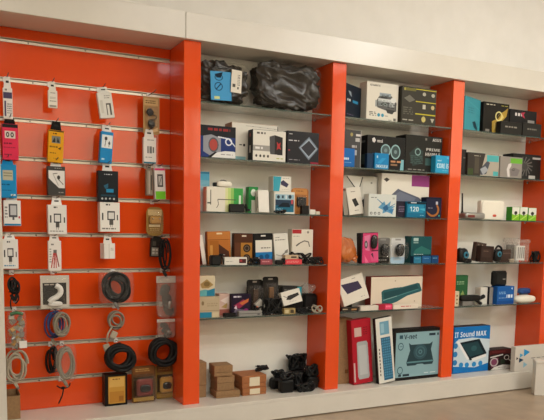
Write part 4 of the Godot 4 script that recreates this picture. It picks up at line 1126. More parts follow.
	r = carton("fan_box", "long black box with a teal end under the clear grey bag", y, 282.5, 302.5, 296, -0.13, 0.07, {"bg": "1e1c1b", "art": [["g", 0.2, 0.3, 0.4, 0.1, 1, "55514d"]]})
	var fb = carton("fan_box", "long dark grey box with a bright teal end, on the black box", r.top, 282, 301.5, 287, -0.13, 0.07, {"bg": "2b2927", "roll": -3, "art": [["r", 0.76, 0, 0.24, 1, "2a8a97"], ["g", 0.1, 0.4, 0.4, 0.2, 1, "77736d"]]})
	carton("hub_box", "tilted white box with a black device picture leaning on the dark boxes", y + 0.045, 283.5, 303, 293.5, -0.075, 0.03, {"bg": "d6d0c3", "roll": 12, "lean": 12, "art": [["p", [0.2, 0.6, 0.32, 0.36, 0.88, 0.3, 0.9, 0.5, 0.4, 0.68], "2b2927"], ["l", 0.1, 0.3, 0.3, 0.5, 0.03, "77726a"], ["g", 0.3, 0.8, 0.4, 0.06, 1, "8d887e"]]})
	p = spot(310.5, y, -0.14)
	t = thing("bagged_part", "black bulky part with a crumpled grey clear bag on top", "part", p, "goods on the shelves")
	s = size_at(304, 318.5, 294, y, -0.14)
	part("case", box_mesh(Vector3(-s.x * 0.46, 0, -0.08), Vector3(s.x * 0.5, s.y, 0.0), 0.014), M.black, t)
	part("crumpled_bag", lump_mesh(Vector3(s.x * 1.05, 0.075, 0.09), 0.7, 0.02, 14.0, 68, 40), M.wrap_milky, t).position = Vector3(-0.005, s.y + 0.034, -0.045)
	carton("adapter_box", "little grey-white box standing on its corner among the leads", y + 0.024, 259.5, 267, 302, -0.075, 0.025, {"bg": "a8a398", "roll": 40, "flap": false})
	tangle("usb_lead", "black lead with orange ends beside the racing picture box", spot(257, y, -0.075), 0.04, 0.02, 0.06, 0.005, "rubber", 69, 4, "orange_plastic")
	tangle("power_lead", "thick tangle of black leads below the bronze blister pack", spot(272, y, -0.07), 0.08, 0.026, 0.11, 0.0055, "rubber", 70, 8)
	carton("adapter_box", "small gold-brown component box lying before the tilted white box", y, 284, 295.5, 308.5, -0.055, 0.03, {"bg": "a08a5a", "flap": false, "art": [["r", 0.1, 0.2, 0.3, 0.6, "c9bb92"], ["r", 0.55, 0.2, 0.3, 0.6, "4b4130"]]})
	tangle("usb_lead", "grey and black lead spilling before the bulky black part", spot(304.5, y, -0.07), 0.07, 0.026, 0.04, 0.0045, "rubber", 71, 6)
	tangle("ribbon_lead", "pale grey lead lying across the shelf end by the column", spot(317, y, -0.06), 0.05, 0.012, 0.05, 0.0035, "beige_cable", 72, 3)
	# deck: cardboard boxes
	y = DECK
	kraft("tall plain cardboard box standing against the first orange column", y, 197.5, 206.5, 362.5, -0.13, 0.1, "kraft")
	r = kraft("flat cardboard box at the bottom of the small brown stack", y, 216.5, 240, 391, -0.06, 0.14, "kraft", -4)
	r = kraft("cardboard box in the middle of the small brown stack", r.top, 217, 234.5, 376, -0.08, 0.12, "kraft", 0, true)
	kraft("cardboard box on top of the small brown stack", r.top, 214.5, 232.5, 365.5, -0.07, 0.12, "kraft", -5)
	r = kraft("orange-brown box with white label, lower of two beside the black leads", y, 242.5, 266.5, 387.5, -0.06, 0.17, "rust_card", 0, false, true)
	var upper = kraft("orange-brown box with white label, upper of two beside the black leads", r.top, 242, 266.5, 375.5, -0.06, 0.17, "rust_card", 1, false, true)
	adapter("black power adapter beside the labelled orange-brown boxes", spot(277, y, -0.17), Vector3(0.1, 0.075, 0.07), 4, 73)
	adapter("rounded black adapter at the front of the black lead pile", spot(286, y, -0.05), Vector3(0.1, 0.085, 0.06), -6, 74)
	adapter("large black adapter at the middle of the lead pile", spot(299, y, -0.19), Vector3(0.12, 0.11, 0.07), 3, 75)
	adapter("black adapter at the orange column end of the lead pile", spot(311.5, y, -0.1), Vector3(0.085, 0.08, 0.07), -4, 76)
	tangle("power_lead", "thick black power lead heaped to a peak over the lead pile", spot(297, y + 0.112, -0.19), 0.085, 0.04, 0.11, 0.0075, "rubber", 77, 9)
	tangle("power_lead", "curled black lead trailing at the front of the lead pile", spot(306, y, -0.02), 0.075, 0.03, 0.06, 0.0065, "rubber", 78, 7)
	tangle("power_lead", "black lead lying on top of the labelled orange-brown boxes", spot(262, upper.top, -0.17), 0.06, 0.04, 0.035, 0.006, "rubber", 79, 5)
	tangle("power_lead", "black lead bunched over the adapter by the orange column", spot(312, y + 0.082, -0.1), 0.06, 0.035, 0.075, 0.007, "rubber", 80, 8)
	tangle("power_lead", "upright black lead bundle between the front and middle adapters", spot(297, y, -0.09), 0.05, 0.03, 0.12, 0.0075, "rubber", 86, 9)
	tangle("power_lead", "black lead wound on the rounded front adapter", spot(287, y + 0.087, -0.05), 0.06, 0.03, 0.05, 0.007, "rubber", 84, 7)
	tangle("power_lead", "black lead wound on the adapter beside the labelled boxes", spot(278, y + 0.077, -0.17), 0.055, 0.03, 0.05, 0.007, "rubber", 85, 6)

func kraft(label, base, u0, u1, vt, z, depth, m, yaw = 0.0, seam = false, sticker = false) -> Dictionary:
	var a = spot(u0, base, z)
	var w = spot(u1, base, z).x - a.x
	var h = reach_v(a + Vector3(w / 2, 0, 0), Vector3.UP, vt)
	var t = thing("cardboard_box", label, "box", a + Vector3(w / 2, 0, 0), "cardboard boxes on the deck")
	t.rotation.y = deg_to_rad(yaw)
	var split = h * (0.52 if seam else 0.34)
	part("tray", box_mesh(Vector3(-w / 2 + 0.002, 0, -depth + 0.002), Vector3(w / 2 - 0.002, split, -0.002), 0.0015), M[m], t)
	part("lid", box_mesh(Vector3(-w / 2, split + 0.0015, -depth), Vector3(w / 2, h, 0), 0.0025), M[m], t)
	if sticker:
		part("white_label", box_mesh(Vector3(-w * 0.2, h * 0.12, -0.0015), Vector3(w * 0.22, h * 0.86, 0.0006), 0.0003, solid("d8ccb0")), M.print, t)
	return {"top": base + h + 0.0016}

func fill_bay_two():
	var y = SHELF[0]
	carton("motherboard_box", "dark navy box turned aside next to the white motherboard box", y, 344.5, 360.3, 85.5, -0.05, 0.03, {"yaw": 29, "bg": "1b2430", "art": [["p", [0.2, 0.2, 0.36, 0.22, 0.42, 0.36, 0.3, 0.32], "8d97a0"], ["g", 0.14, 0.44, 0.20, 0.128, 1, "c9cdd0"], ["r", 0.48, 0.44, 0.34, 0.08, "2f7fa8"], ["g", 0.14, 0.88, 0.4, 0.05, 1, "6b5f78"]]})
	carton("motherboard_box", "white box with a black and silver motherboard picture", y, 366, 397.5, 83, -0.1, 0.09, {"bg": "d9d3c4", "art": [["t", "GIGABYTE", 0.1, 0.06, 0.05, "4a463f"], ["p", [0.28, 0.5, 0.44, 0.28, 0.76, 0.3, 0.95, 0.48, 0.94, 0.7, 0.8, 0.74, 0.34, 0.64], "5a5a58"], ["r", 0.4, 0.26, 0.36, 0.08, "8f9aa0"], ["r", 0.36, 0.4, 0.4, 0.08, "c6c8c6"], ["r", 0.34, 0.52, 0.3, 0.05, "2c2c2b"], ["r", 0.44, 0.36, 0.2, 0.03, "2c2c2b"], ["r", 0.7, 0.46, 0.18, 0.14, "a8acaa"], ["e", 0.84, 0.42, 0.09, 0.07, "d5d5d0"], ["g", 0.36, 0.44, 0.3, 0.16, 5, "8d9694"], ["g", 0.46, 0.3, 0.24, 0.06, 2, "3a3f42"], ["g", 0.66, 0.5, 0.26, 0.14, 4, "2f3234"], ["p", [0.6, 0.66, 0.9, 0.68, 0.82, 0.78, 0.66, 0.76], "3c3c3a"], ["l", 0.3, 0.46, 0.3, 0.62, 0.06, "8f9492"], ["g", 0.09, 0.76, 0.22, 0.12, 3, "55514a"], ["e", 0.39, 0.83, 0.045, 0.045, "3a8ea8"], ["e", 0.51, 0.83, 0.045, 0.045, "3a8ea8"], ["r", 0.58, 0.83, 0.1, 0.02, "8f8a80"], ["g", 0.7, 0.93, 0.1, 0.03, 1, "55514a"], ["r", 0.86, 0.88, 0.08, 0.07, "6b675f"]]})
	carton("graphics_card_box", "dark olive box with yellow lines over three rows of icons", y, 401, 435.3, 88, -0.07, 0.1, {"bg": "39362e", "art": [["g", 0.06, 0.04, 0.22, 0.144, 1, "a8a04a"], ["r", 0.1, 0.03, 0.3, 0.08, "6f6a33"], ["r", 0.4, 0.03, 0.6, 0.03, "b9ad2e"], ["r", 0.4, 0.36, 0.6, 0.03, "b9ad2e"], ["r", 0.4, 0.69, 0.6, 0.03, "b9ad2e"], ["p", [0.06, 0.32, 0.22, 0.22, 0.38, 0.34, 0.22, 0.42], "69665c"], ["e", 0.64, 0.16, 0.05, 0.05, "a8a494"], ["e", 0.9, 0.17, 0.05, 0.05, "a8a494"], ["r", 0.6, 0.44, 0.09, 0.12, "b5b1a2"], ["e", 0.9, 0.5, 0.05, 0.06, "b9a878"], ["e", 0.64, 0.84, 0.06, 0.08, "bcae6a"], ["p", [0.84, 0.8, 0.96, 0.8, 0.9, 0.92], "a8a494"], ["g", 0.05, 0.55, 0.28, 0.22, 4, "5c594f"], ["g", 0.04, 0.88, 0.32, 0.06, 1, "a39f92"]]})
	# second shelf
	y = SHELF[1]
	carton("motherboard_box", "grey box behind a small blue processor box by the orange column", y, 341, 360.5, 130, -0.1, 0.1, {"bg": "474646", "art": [["e", 0.5, 0.12, 0.07, 0.05, "9a8f58"], ["r", 0.72, 0.1, 0.24, 0.06, "c9c7c4"], ["r", 0.7, 0.2, 0.22, 0.1, "b5b3b0"], ["g", 0.52, 0.4, 0.25, 0.128, 1, "a8a6a3"], ["r", 0.6, 0.52, 0.18, 0.14, "9fa4a8"], ["r", 0.97, 0.0, 0.03, 1.0, "c9c5bd"]]})
	carton("processor_box", "small blue processor box in front of the grey motherboard box", y, 343, 354.5, 148.5, -0.055, 0.04, {"bg": "1c62a8", "art": [["g", 0.08, 0.5, 0.40, 0.256, 1, "cfdbe6"], ["g", 0.1, 0.74, 0.6, 0.08, 1, "7fa6c8"]]})
	carton("graphics_card_box", "black box with a dragon logo and a two fan graphics card", y, 366.5, 404.5, 136.5, -0.1, 0.12, {"bg": "1b1a1a", "left": [["r", 0.2, 0.15, 0.6, 0.06, "5d5b58"], ["r", 0.3, 0.55, 0.5, 0.3, "3a4a44"]], "left_bg": "1b1a1a", "art": [["p", [0.12, 0.1, 0.18, 0.06, 0.22, 0.14, 0.18, 0.22, 0.13, 0.18], "cfcbc6"], ["t", "msi", 0.25, 0.1, 0.1, "d0ccc7"], ["e", 0.48, 0.42, 0.13, 0.19, "4d5d5e"], ["o", 0.48, 0.42, 0.13, 0.19, 0.025, "8fb0b2"], ["e", 0.74, 0.44, 0.13, 0.22, "3d4d4e"], ["o", 0.74, 0.44, 0.13, 0.22, 0.025, "8fb0b2"], ["e", 0.48, 0.42, 0.04, 0.06, "6f8587"], ["e", 0.74, 0.44, 0.04, 0.06, "6f8587"], ["g", 0.62, 0.7, 0.30, 0.112, 1, "b9835c"], ["r", 0.62, 0.8, 0.18, 0.06, "8a6a50"], ["p", [0.9, 0.66, 0.97, 0.66, 0.97, 1, 0.87, 1], "79aeb6"]]})
	carton("processor_box", "dark blue sided processor box before the two fan graphics card box", y, 374.5, 388.5, 153.5, -0.05, 0.045, {"bg": "1d7db4", "art": [["r", 0.1, 0.74, 0.82, 0.18, "b9d2df"], ["t", "CORE", 0.12, 0.75, 0.16, "2b6a94", 0.76], ["r", 0.14, 0.16, 0.08, 0.16, "a9c8da"], ["p", [0.2, 0.6, 0.5, 0.3, 0.8, 0.3, 0.4, 0.68], "2b90c4"]]})
	carton("processor_box", "dark navy processor box half hidden behind the bright blue one", y, 366.8, 375.5, 153.5, -0.062, 0.03, {"bg": "16324e", "flap": false})
	carton("motherboard_box", "black box with a faint teal board picture and large grey lettering", y, 404.8, 441.2, 136, -0.1, 0.12, {"bg": "23221f", "art": [["t", "ASUS", 0.72, 0.05, 0.08, "c9c6c0", 0.24], ["r", 0.52, 0.06, 0.05, 0.06, "77736c"], ["t", "PRIME", 0.56, 0.32, 0.08, "bfbcb5", 0.38], ["t", "H510M-E", 0.54, 0.45, 0.09, "cfccc5", 0.4], ["p", [0.1, 0.5, 0.3, 0.3, 0.48, 0.42, 0.44, 0.76, 0.2, 0.84], "2c3a38"], ["o", 0.33, 0.45, 0.08, 0.1, 0.025, "7d9a97"], ["g", 0.14, 0.55, 0.34, 0.24, 5, "3f5552"], ["r", 0.54, 0.6, 0.24, 0.2, "35504e"], ["g", 0.08, 0.92, 0.45, 0.04, 1, "8d8a83"]]})
	carton("processor_box", "bright sky blue processor box with white lettering by the orange column", y, 435.2, 449.3, 155.8, -0.05, 0.05, {"bg": "2a95bf", "art": [["t", "intel", 0.14, 0.24, 0.1, "bfdbe6"], ["t", "CORE i5", 0.1, 0.44, 0.28, "d5e4ea", 0.82], ["r", 0.8, 0.08, 0.12, 0.08, "6fb8d4"], ["g", 0.5, 0.84, 0.4, 0.06, 1, "8cc4da"]]})
	# third shelf
	y = SHELF[2]
	carton("laptop_stand_box", "pale grey box with a white black edged corner at the shelf back", y, 342, 376.5, 176, -0.17, 0.07, {"bg": "b9b5a8", "art": [["p", [0.1, 0.0, 0.56, 0.03, 0.44, 0.4], "d9d5c8"], ["l", 0.1, 0.02, 0.44, 0.4, 0.025, "2c2a27"], ["l", 0.44, 0.4, 0.56, 0.02, 0.025, "2c2a27"], ["r", 0.57, 0.04, 0.4, 0.52, "c4c0b3"], ["p", [0.5, 0.62, 0.76, 0.5, 0.9, 0.7, 0.6, 0.76], "33302d"], ["e", 0.82, 0.16, 0.03, 0.02, "77736a"]]})
	carton("network_card_box", "white box with a black device picture leaning before the pale grey box", y, 349.5, 364, 189, -0.1, 0.035, {"bg": "d3cdbf", "roll": 8, "lean": 6, "art": [["p", [0.3, 0.44, 0.58, 0.4, 0.74, 0.66, 0.46, 0.72], "2a2826"], ["g", 0.3, 0.14, 0.3, 0.05, 1, "6b675e"], ["g", 0.4, 0.84, 0.3, 0.06, 1, "77736a"]]})
	carton("network_card_box", "thin dark spined box leaning against the first white device box", y, 343.8, 348.5, 191, -0.09, 0.06, {"bg": "8d877a", "side": "2b2826", "roll": 9, "flap": false})
	carton("laptop_box", "large white box with a slate blue laptop picture and purple corner", y, 380.5, 428, 174.5, -0.13, 0.1, {"bg": "dbd5c7", "art": [["p", [0.04, 0.14, 0.1, 0.1, 0.16, 0.14, 0.1, 0.2], "44413c"], ["p", [0.16, 0.54, 0.34, 0.34, 0.42, 0.38, 0.78, 0.52, 0.84, 0.58, 0.68, 0.82, 0.6, 0.84, 0.2, 0.7, 0.1, 0.66], "5a5e6c"], ["p", [0.3, 0.46, 0.38, 0.4, 0.72, 0.54, 0.6, 0.74, 0.26, 0.64], "6e7382"], ["r", 0.62, 0.0, 0.38, 0.27, "8a3a76"]]})
	carton("graphics_card_box", "pale silver box with blue splinter artwork in the front row", y, 368.3, 395.8, 194.5, -0.055, 0.06, {"bg": "c9cdc6", "art": [["p", [0.34, 0.6, 0.56, 0.3, 0.62, 0.5, 0.8, 0.28, 0.76, 0.54, 0.96, 0.5, 0.8, 0.7, 0.9, 0.9, 0.66, 0.78, 0.5, 0.86, 0.52, 0.7], "5f93b2"], ["p", [0.5, 0.6, 0.66, 0.44, 0.72, 0.66, 0.6, 0.76], "2c5c84"], ["p", [0.36, 0.3, 0.6, 0.44, 0.5, 0.46], "3f7296"], ["l", 0.3, 0.22, 0.6, 0.5, 0.02, "54809a"], ["l", 0.7, 0.6, 0.96, 0.4, 0.02, "3a6e92"], ["p", [0.7, 0.7, 0.92, 0.62, 0.86, 0.86], "3d7aa8"], ["g", 0.08, 0.14, 0.2, 0.06, 1, "6b6f6a"], ["o", 0.1, 0.86, 0.045, 0.06, 0.02, "44474a"], ["o", 0.24, 0.86, 0.045, 0.06, 0.02, "44474a"], ["o", 0.38, 0.86, 0.045, 0.06, 0.02, "44474a"], ["r", 0.86, 0.12, 0.08, 0.08, "a2a69f"]]})
	carton("memory_box", "small dark violet box between the silver box and the teal box", y, 396.5, 406, 201.5, -0.075, 0.045, {"bg": "2a2532", "art": [["g", 0.2, 0.3, 0.6, 0.4, 4, "7a6c84"]]})
	carton("drive_box", "glossy teal box with a large white number before the white laptop box", y, 406.5, 425.5, 201.8, -0.055, 0.05, {"bg": "17688a", "art": [["r", 0, 0, 1, 0.14, "10202a"], ["r", 0.2, 0.05, 0.3, 0.05, "c9d2d4"], ["r", 0.08, 0.2, 0.8, 0.5, "2280a2"], ["t", "120", 0.16, 0.32, 0.3, "d0dcde", 0.46], ["p", [0.62, 0.45, 0.95, 0.4, 0.95, 0.58], "49a2bd"], ["g", 0.7, 0.84, 0.2, 0.06, 1, "a3c4cc"]]})
	carton("drive_box", "navy box with an orange arc beside the glossy teal box", y, 425.8, 441, 197.5, -0.07, 0.06, {"bg": "1e2138", "art": [["r", 0, 0, 1, 0.06, "0f1018"], ["o", 0.44, 0.6, 0.42, 0.34, 0.12, "a0622c"], ["e", 0.32, 0.48, 0.36, 0.3, "1e2138"], ["r", 0.62, 0.2, 0.14, 0.14, "b9bcc4"], ["g", 0.12, 0.5, 0.3, 0.08, 1, "77798a"], ["e", 0.86, 0.88, 0.06, 0.05, "3f9a8e"]]})
	# fourth shelf: mice
	y = SHELF[3]
	var s = size_at(340, 366, 235, y, -0.08)
	var t = thing("amber_bag", "shiny amber plastic bag with a lumpy folded body", "bag", spot(349, y, -0.08), "goods on the shelves")
	var b = part("bag_body", lump_mesh(Vector3(s.x * 1.0, s.y * 0.9, 0.1), 0.85, 0.022, 6.0, 81, 60), M.amber, t)
	b.position = Vector3(-0.015, s.y * 0.5, -0.05)
	b.rotation.z = -0.4
	part("contents", lump_mesh(Vector3(s.x * 0.8, s.y * 0.45, 0.06), 0.8, 0.02, 12.0, 82, 36), M.gold_card, t).position = Vector3(0, s.y * 0.34, -0.05)
	part("knot", lump_mesh(Vector3(0.05, 0.06, 0.03), 0.9, 0.012, 20.0, 83, 24), M.amber, t).position = Vector3(s.x * 0.28, 0.036, -0.02)
	var q2 = carton("mouse_box", "pink window box with a black mouse and white pictures", y, 361, 378.5, 233.5, -0.08, 0.05, {"bg": "c93f6c", "side": "201b1e", "roll": 3, "art": [["p", [0, 0, 0.14, 0, 0.05, 1, 0, 1], "2a2226"], ["p", [0.2, 0.1, 0.56, 0.06, 0.5, 0.6, 0.26, 0.56], "d5779a"], ["e", 0.3, 0.38, 0.09, 0.13, "a5a0a3"], ["o", 0.3, 0.38, 0.09, 0.13, 0.04, "4b4548"], ["p", [0.5, 0.66, 1, 0.6, 1, 0.92, 0.6, 0.96], "d0517c"], ["p", [0.56, 0.7, 0.68, 0.66, 0.72, 0.86], "5a3443"], ["r", 0.6, 0.58, 0.4, 0.04, "5c2438"], ["p", [0.2, 0.72, 0.46, 1, 0.24, 1], "e0698f"]]})
	var holder = q2.node
	mouse_shape(holder, q2.w * 0.36, q2.h * 0.46, q2.h * 0.7, 0.012, M.black_gloss, M.grey)
	holder.get_node("mouse").position.x = q2.w * 0.2
	for m in [[379.5, 393.5, "blister pack with a black mouse beside the pink window box", "6b6863"], [394.5, 408.5, "pale blister pack with a black mouse and light blue foot", "c6c6c2"]]:
		s = size_at(m[0], m[1], 238, y, -0.09)
		t = blister("mouse_blister", m[2], spot((m[0] + m[1]) / 2.0, y, -0.09), s.x, s.y, 0.05, m[3], [["r", 0.3, 0.04, 0.4, 0.06, "8d8a85"], ["r", 0.0, 0.76, 1, 0.24, "24221f" if m[0] < 390 else "a8c2d4"], ["g", 0.2, 0.86, 0.6, 0.06, 1, "b9b5ae"]], {"dome_h": 0.66, "dome_y": 0.5, "dome_w": 0.86})
		mouse_shape(t, s.x * 0.56, s.y * 0.5, s.y * 0.52, -0.022, M.black_gloss, M.silver)
	carton("webcam_box", "dark teal box with a pale logo patch behind the small blue boxes", y, 410.6, 431, 236.5, -0.11, 0.08, {"bg": "1d4f52", "art": [["r", 0.1, 0.06, 0.24, 0.12, "a9bfb8"], ["r", 0.1, 0.2, 0.24, 0.06, "7d9a94"], ["p", [0.2, 0.5, 0.5, 0.36, 0.95, 0.52, 0.95, 0.66, 0.1, 0.66], "2f6c66"], ["r", 0, 0.76, 1, 0.24, "173f48"], ["g", 0.14, 0.66, 0.46, 0.06, 1, "c2cdc8"]]})
	for m in [[413.5, 421.3, 256.5, "small light blue box before the dark teal box", "2c7390"], [421.8, 430.8, 255.8, "small mid blue box between the light blue and the navy boxes", "1f5584"], [431.2, 438.5, 255.5, "small navy blue box at the end of the blue row", "1b416c"]]:
		carton("dongle_box", m[3], y, m[0], m[1], m[2], -0.055, 0.04, {"bg": m[4], "side": "14324c", "art": [["g", 0.2, 0.3, 0.6, 0.2, 1, "6d9ab4"]]})
	# fifth shelf: keyboards
	y = SHELF[4]
	carton("keyboard_box", "large white box with red side and a curved teal keyboard picture", y, 370.2, 421.6, 276.5, -0.12, 0.07, {"bg": "d9cbb6", "side": "7b2a22", "art": [["p", [0.2, 0.48, 0.24, 0.42, 0.44, 0.36, 0.6, 0.34, 0.9, 0.22, 0.94, 0.24, 0.99, 0.46, 0.96, 0.5, 0.7, 0.62, 0.5, 0.8, 0.28, 0.92, 0.22, 0.88], "2d5b5f"], ["p", [0.24, 0.5, 0.5, 0.42, 0.88, 0.27, 0.93, 0.4, 0.64, 0.52, 0.46, 0.64, 0.26, 0.72], "24484d"], ["l", 0.24, 0.74, 0.5, 0.62, 0.012, "86a8a4"], ["l", 0.5, 0.62, 0.92, 0.42, 0.012, "4f8080"], ["r", 0.04, 0.84, 0.08, 0.04, "77604a"], ["e", 0.46, 0.14, 0.012, 0.02, "a38f7a"], ["e", 0.85, 0.8, 0.012, 0.02, "a38f7a"]]})
	carton("tablet_box", "white box with a dark violet panel, leaning in front of the keyboard box", y + 0.022, 343.5, 370, 281, -0.09, 0.04, {"bg": "d6cfc0", "roll": 15, "lean": 10, "flap": false, "art": [["p", [0.1, 0.2, 0.76, 0.26, 0.84, 0.56, 0.24, 0.6], "372f48"], ["g", 0.7, 0.84, 0.16, 0.04, 1, "77726a"], ["g", 0.55, 0.1, 0.14, 0.04, 1, "8d887e"]]})
	carton("remote_box", "dark box lying under the leaning white tablet box", y, 341.5, 352, 300, -0.18, 0.05, {"bg": "2a2523", "flap": false})
	carton("cable_box", "thin dark tray with cream markings at the shelf edge", y, 341.5, 359, 307.6, -0.05, 0.03, {"bg": "2d2825", "flap": false, "art": [["r", 0.06, 0.3, 0.3, 0.24, "b9a98c"], ["r", 0.56, 0.3, 0.3, 0.4, "a87f52"]]})
	carton("cable_box", "flat white box lying at the shelf edge before the tablet box", y, 360.5, 378.5, 305.8, -0.05, 0.04, {"bg": "d3cabb", "flap": false})
	carton("cable_box", "flat red and pink box lying before the keyboard box", y, 379, 392.6, 304.3, -0.05, 0.045, {"bg": "a3263a", "flap": false, "art": [["r", 0.45, 0.1, 0.5, 0.8, "dd4a6c"], ["g", 0.52, 0.3, 0.3, 0.3, 2, "ecacb8"]]})
	carton("cable_box", "flat white box with red lettering lying before the keyboard box", y, 393.2, 418, 304.6, -0.05, 0.045, {"bg": "dccfbd", "flap": false, "art": [["g", 0.3, 0.3, 0.4, 0.36, 1, "b8444a"]]})
	# deck
	y = DECK
	kraft_tall("tall plain cardboard carton standing beside the red keyboard box", y, 335.5, 350.5, 318.5, -0.104, 0.1)
	carton("keyboard_box", "tall red box with a pale grey keyboard picture standing on end", y, 353.8, 373.0, 320, -0.04, 0.06, {"bg": "a81f2c", "roll": 5, "flap": false, "art": [["r", 0.14, 0.12, 0.36, 0.14, "c6a99e"], ["p", [0.24, 0.36, 0.3, 0.34, 0.74, 0.34, 0.8, 0.38, 0.84, 0.9, 0.78, 0.93, 0.3, 0.93, 0.24, 0.88], "a5a7a6"], ["p", [0.3, 0.4, 0.72, 0.4, 0.76, 0.86, 0.34, 0.86], "b6b8b6"], ["r", 0.04, 0.66, 0.08, 0.3, "c3aaa4"], ["g", 0.6, 0.12, 0.2, 0.14, 4, "7d1a24"]]})
	carton("keyboard_box", "tall white box with a blue keyboard picture and black side standing on end", y, 379.0, 395.2, 318, 0.006, 0.034, {"bg": "d6d3c8", "side": "262524", "roll": 6.5, "flap": false, "art": keyboard_art()})
	var pad = carton("cooling_pad_box", "black edged light blue box with a laptop cooling pad picture", y, 392, 440.6, 328.8, -0.031, 0.08, {"bg": "1c1a19", "art": [["r", 0.05, 0.06, 0.9, 0.88, "86a7ad"], ["r", 0.12, 0.11, 0.07, 0.07, "31505a"], ["t", "V-net", 0.21, 0.1, 0.09, "22343c", 0.26], ["g", 0.72, 0.1, 0.20, 0.096, 1, "22343c"], ["o", 0.15, 0.33, 0.055, 0.075, 0.012, "33535c"], ["l", 0.13, 0.33, 0.18, 0.33, 0.01, "33535c"], ["o", 0.15, 0.8, 0.055, 0.075, 0.012, "33535c"], ["p", [0.31, 0.27, 0.36, 0.31, 0.74, 0.31, 0.8, 0.27, 0.77, 0.42, 0.83, 0.66, 0.81, 0.72, 0.64, 0.72, 0.6, 0.7, 0.5, 0.7, 0.46, 0.72, 0.29, 0.72, 0.27, 0.66, 0.34, 0.42], "2a4046"], ["p", [0.28, 0.64, 0.82, 0.64, 0.82, 0.67, 0.28, 0.67], "5d858b"], ["e", 0.55, 0.46, 0.14, 0.15, "36525a"], ["o", 0.55, 0.46, 0.1, 0.11, 0.02, "46666d"], ["o", 0.55, 0.46, 0.04, 0.045, 0.02, "567a80"], ["g", 0.12, 0.88, 0.22, 0.080, 1, "22343c"], ["g", 0.64, 0.88, 0.28, 0.03, 1, "c4d3d2"]]})
	pad.node.set_meta("group", "goods on the deck")

func keyboard_art() -> Array:
	var ops = [["r", 0.24, 0.06, 0.56, 0.2, "6d9bb0"], ["r", 0.3, 0.09, 0.2, 0.14, "8fb4c2"], ["p", [0.26, 0.3, 0.84, 0.3, 0.9, 0.96, 0.34, 0.96], "2f5f7c"]]
	for i in 16:
		for k in 4:
			ops.append(["r", 0.31 + 0.13 * k + 0.005 * i, 0.32 + 0.039 * i, 0.1, 0.026, "4d86a2"])
	for i in 8:
		ops.append(["r", 0.12, 0.46 + 0.055 * i, 0.06, 0.035, "4a463f"])
	return ops

func kraft_tall(label, base, u0, u1, vt, z, depth):
	var a = spot(u0, base, z)
	var w = spot(u1, base, z).x - a.x
	var h = reach_v(a + Vector3(w / 2, 0, 0), Vector3.UP, vt)
	var t = thing("cardboard_box", label, "box", a + Vector3(w / 2, 0, 0), "cardboard boxes on the deck")
	part("body", box_mesh(Vector3(-w / 2, 0, -depth), Vector3(w / 2, h * 0.4, 0), 0.002), M.kraft, t)
	part("sleeve", box_mesh(Vector3(-w / 2 - 0.001, h * 0.4 + 0.001, -depth), Vector3(w / 2 + 0.001, h, 0.001), 0.002), M.kraft, t)
	part("mark", box_mesh(Vector3(w * 0.1, h * 0.16, 0.0001), Vector3(w * 0.3, h * 0.22, 0.0006), 0.0002, solid("6d4c2c")), M.print, t)

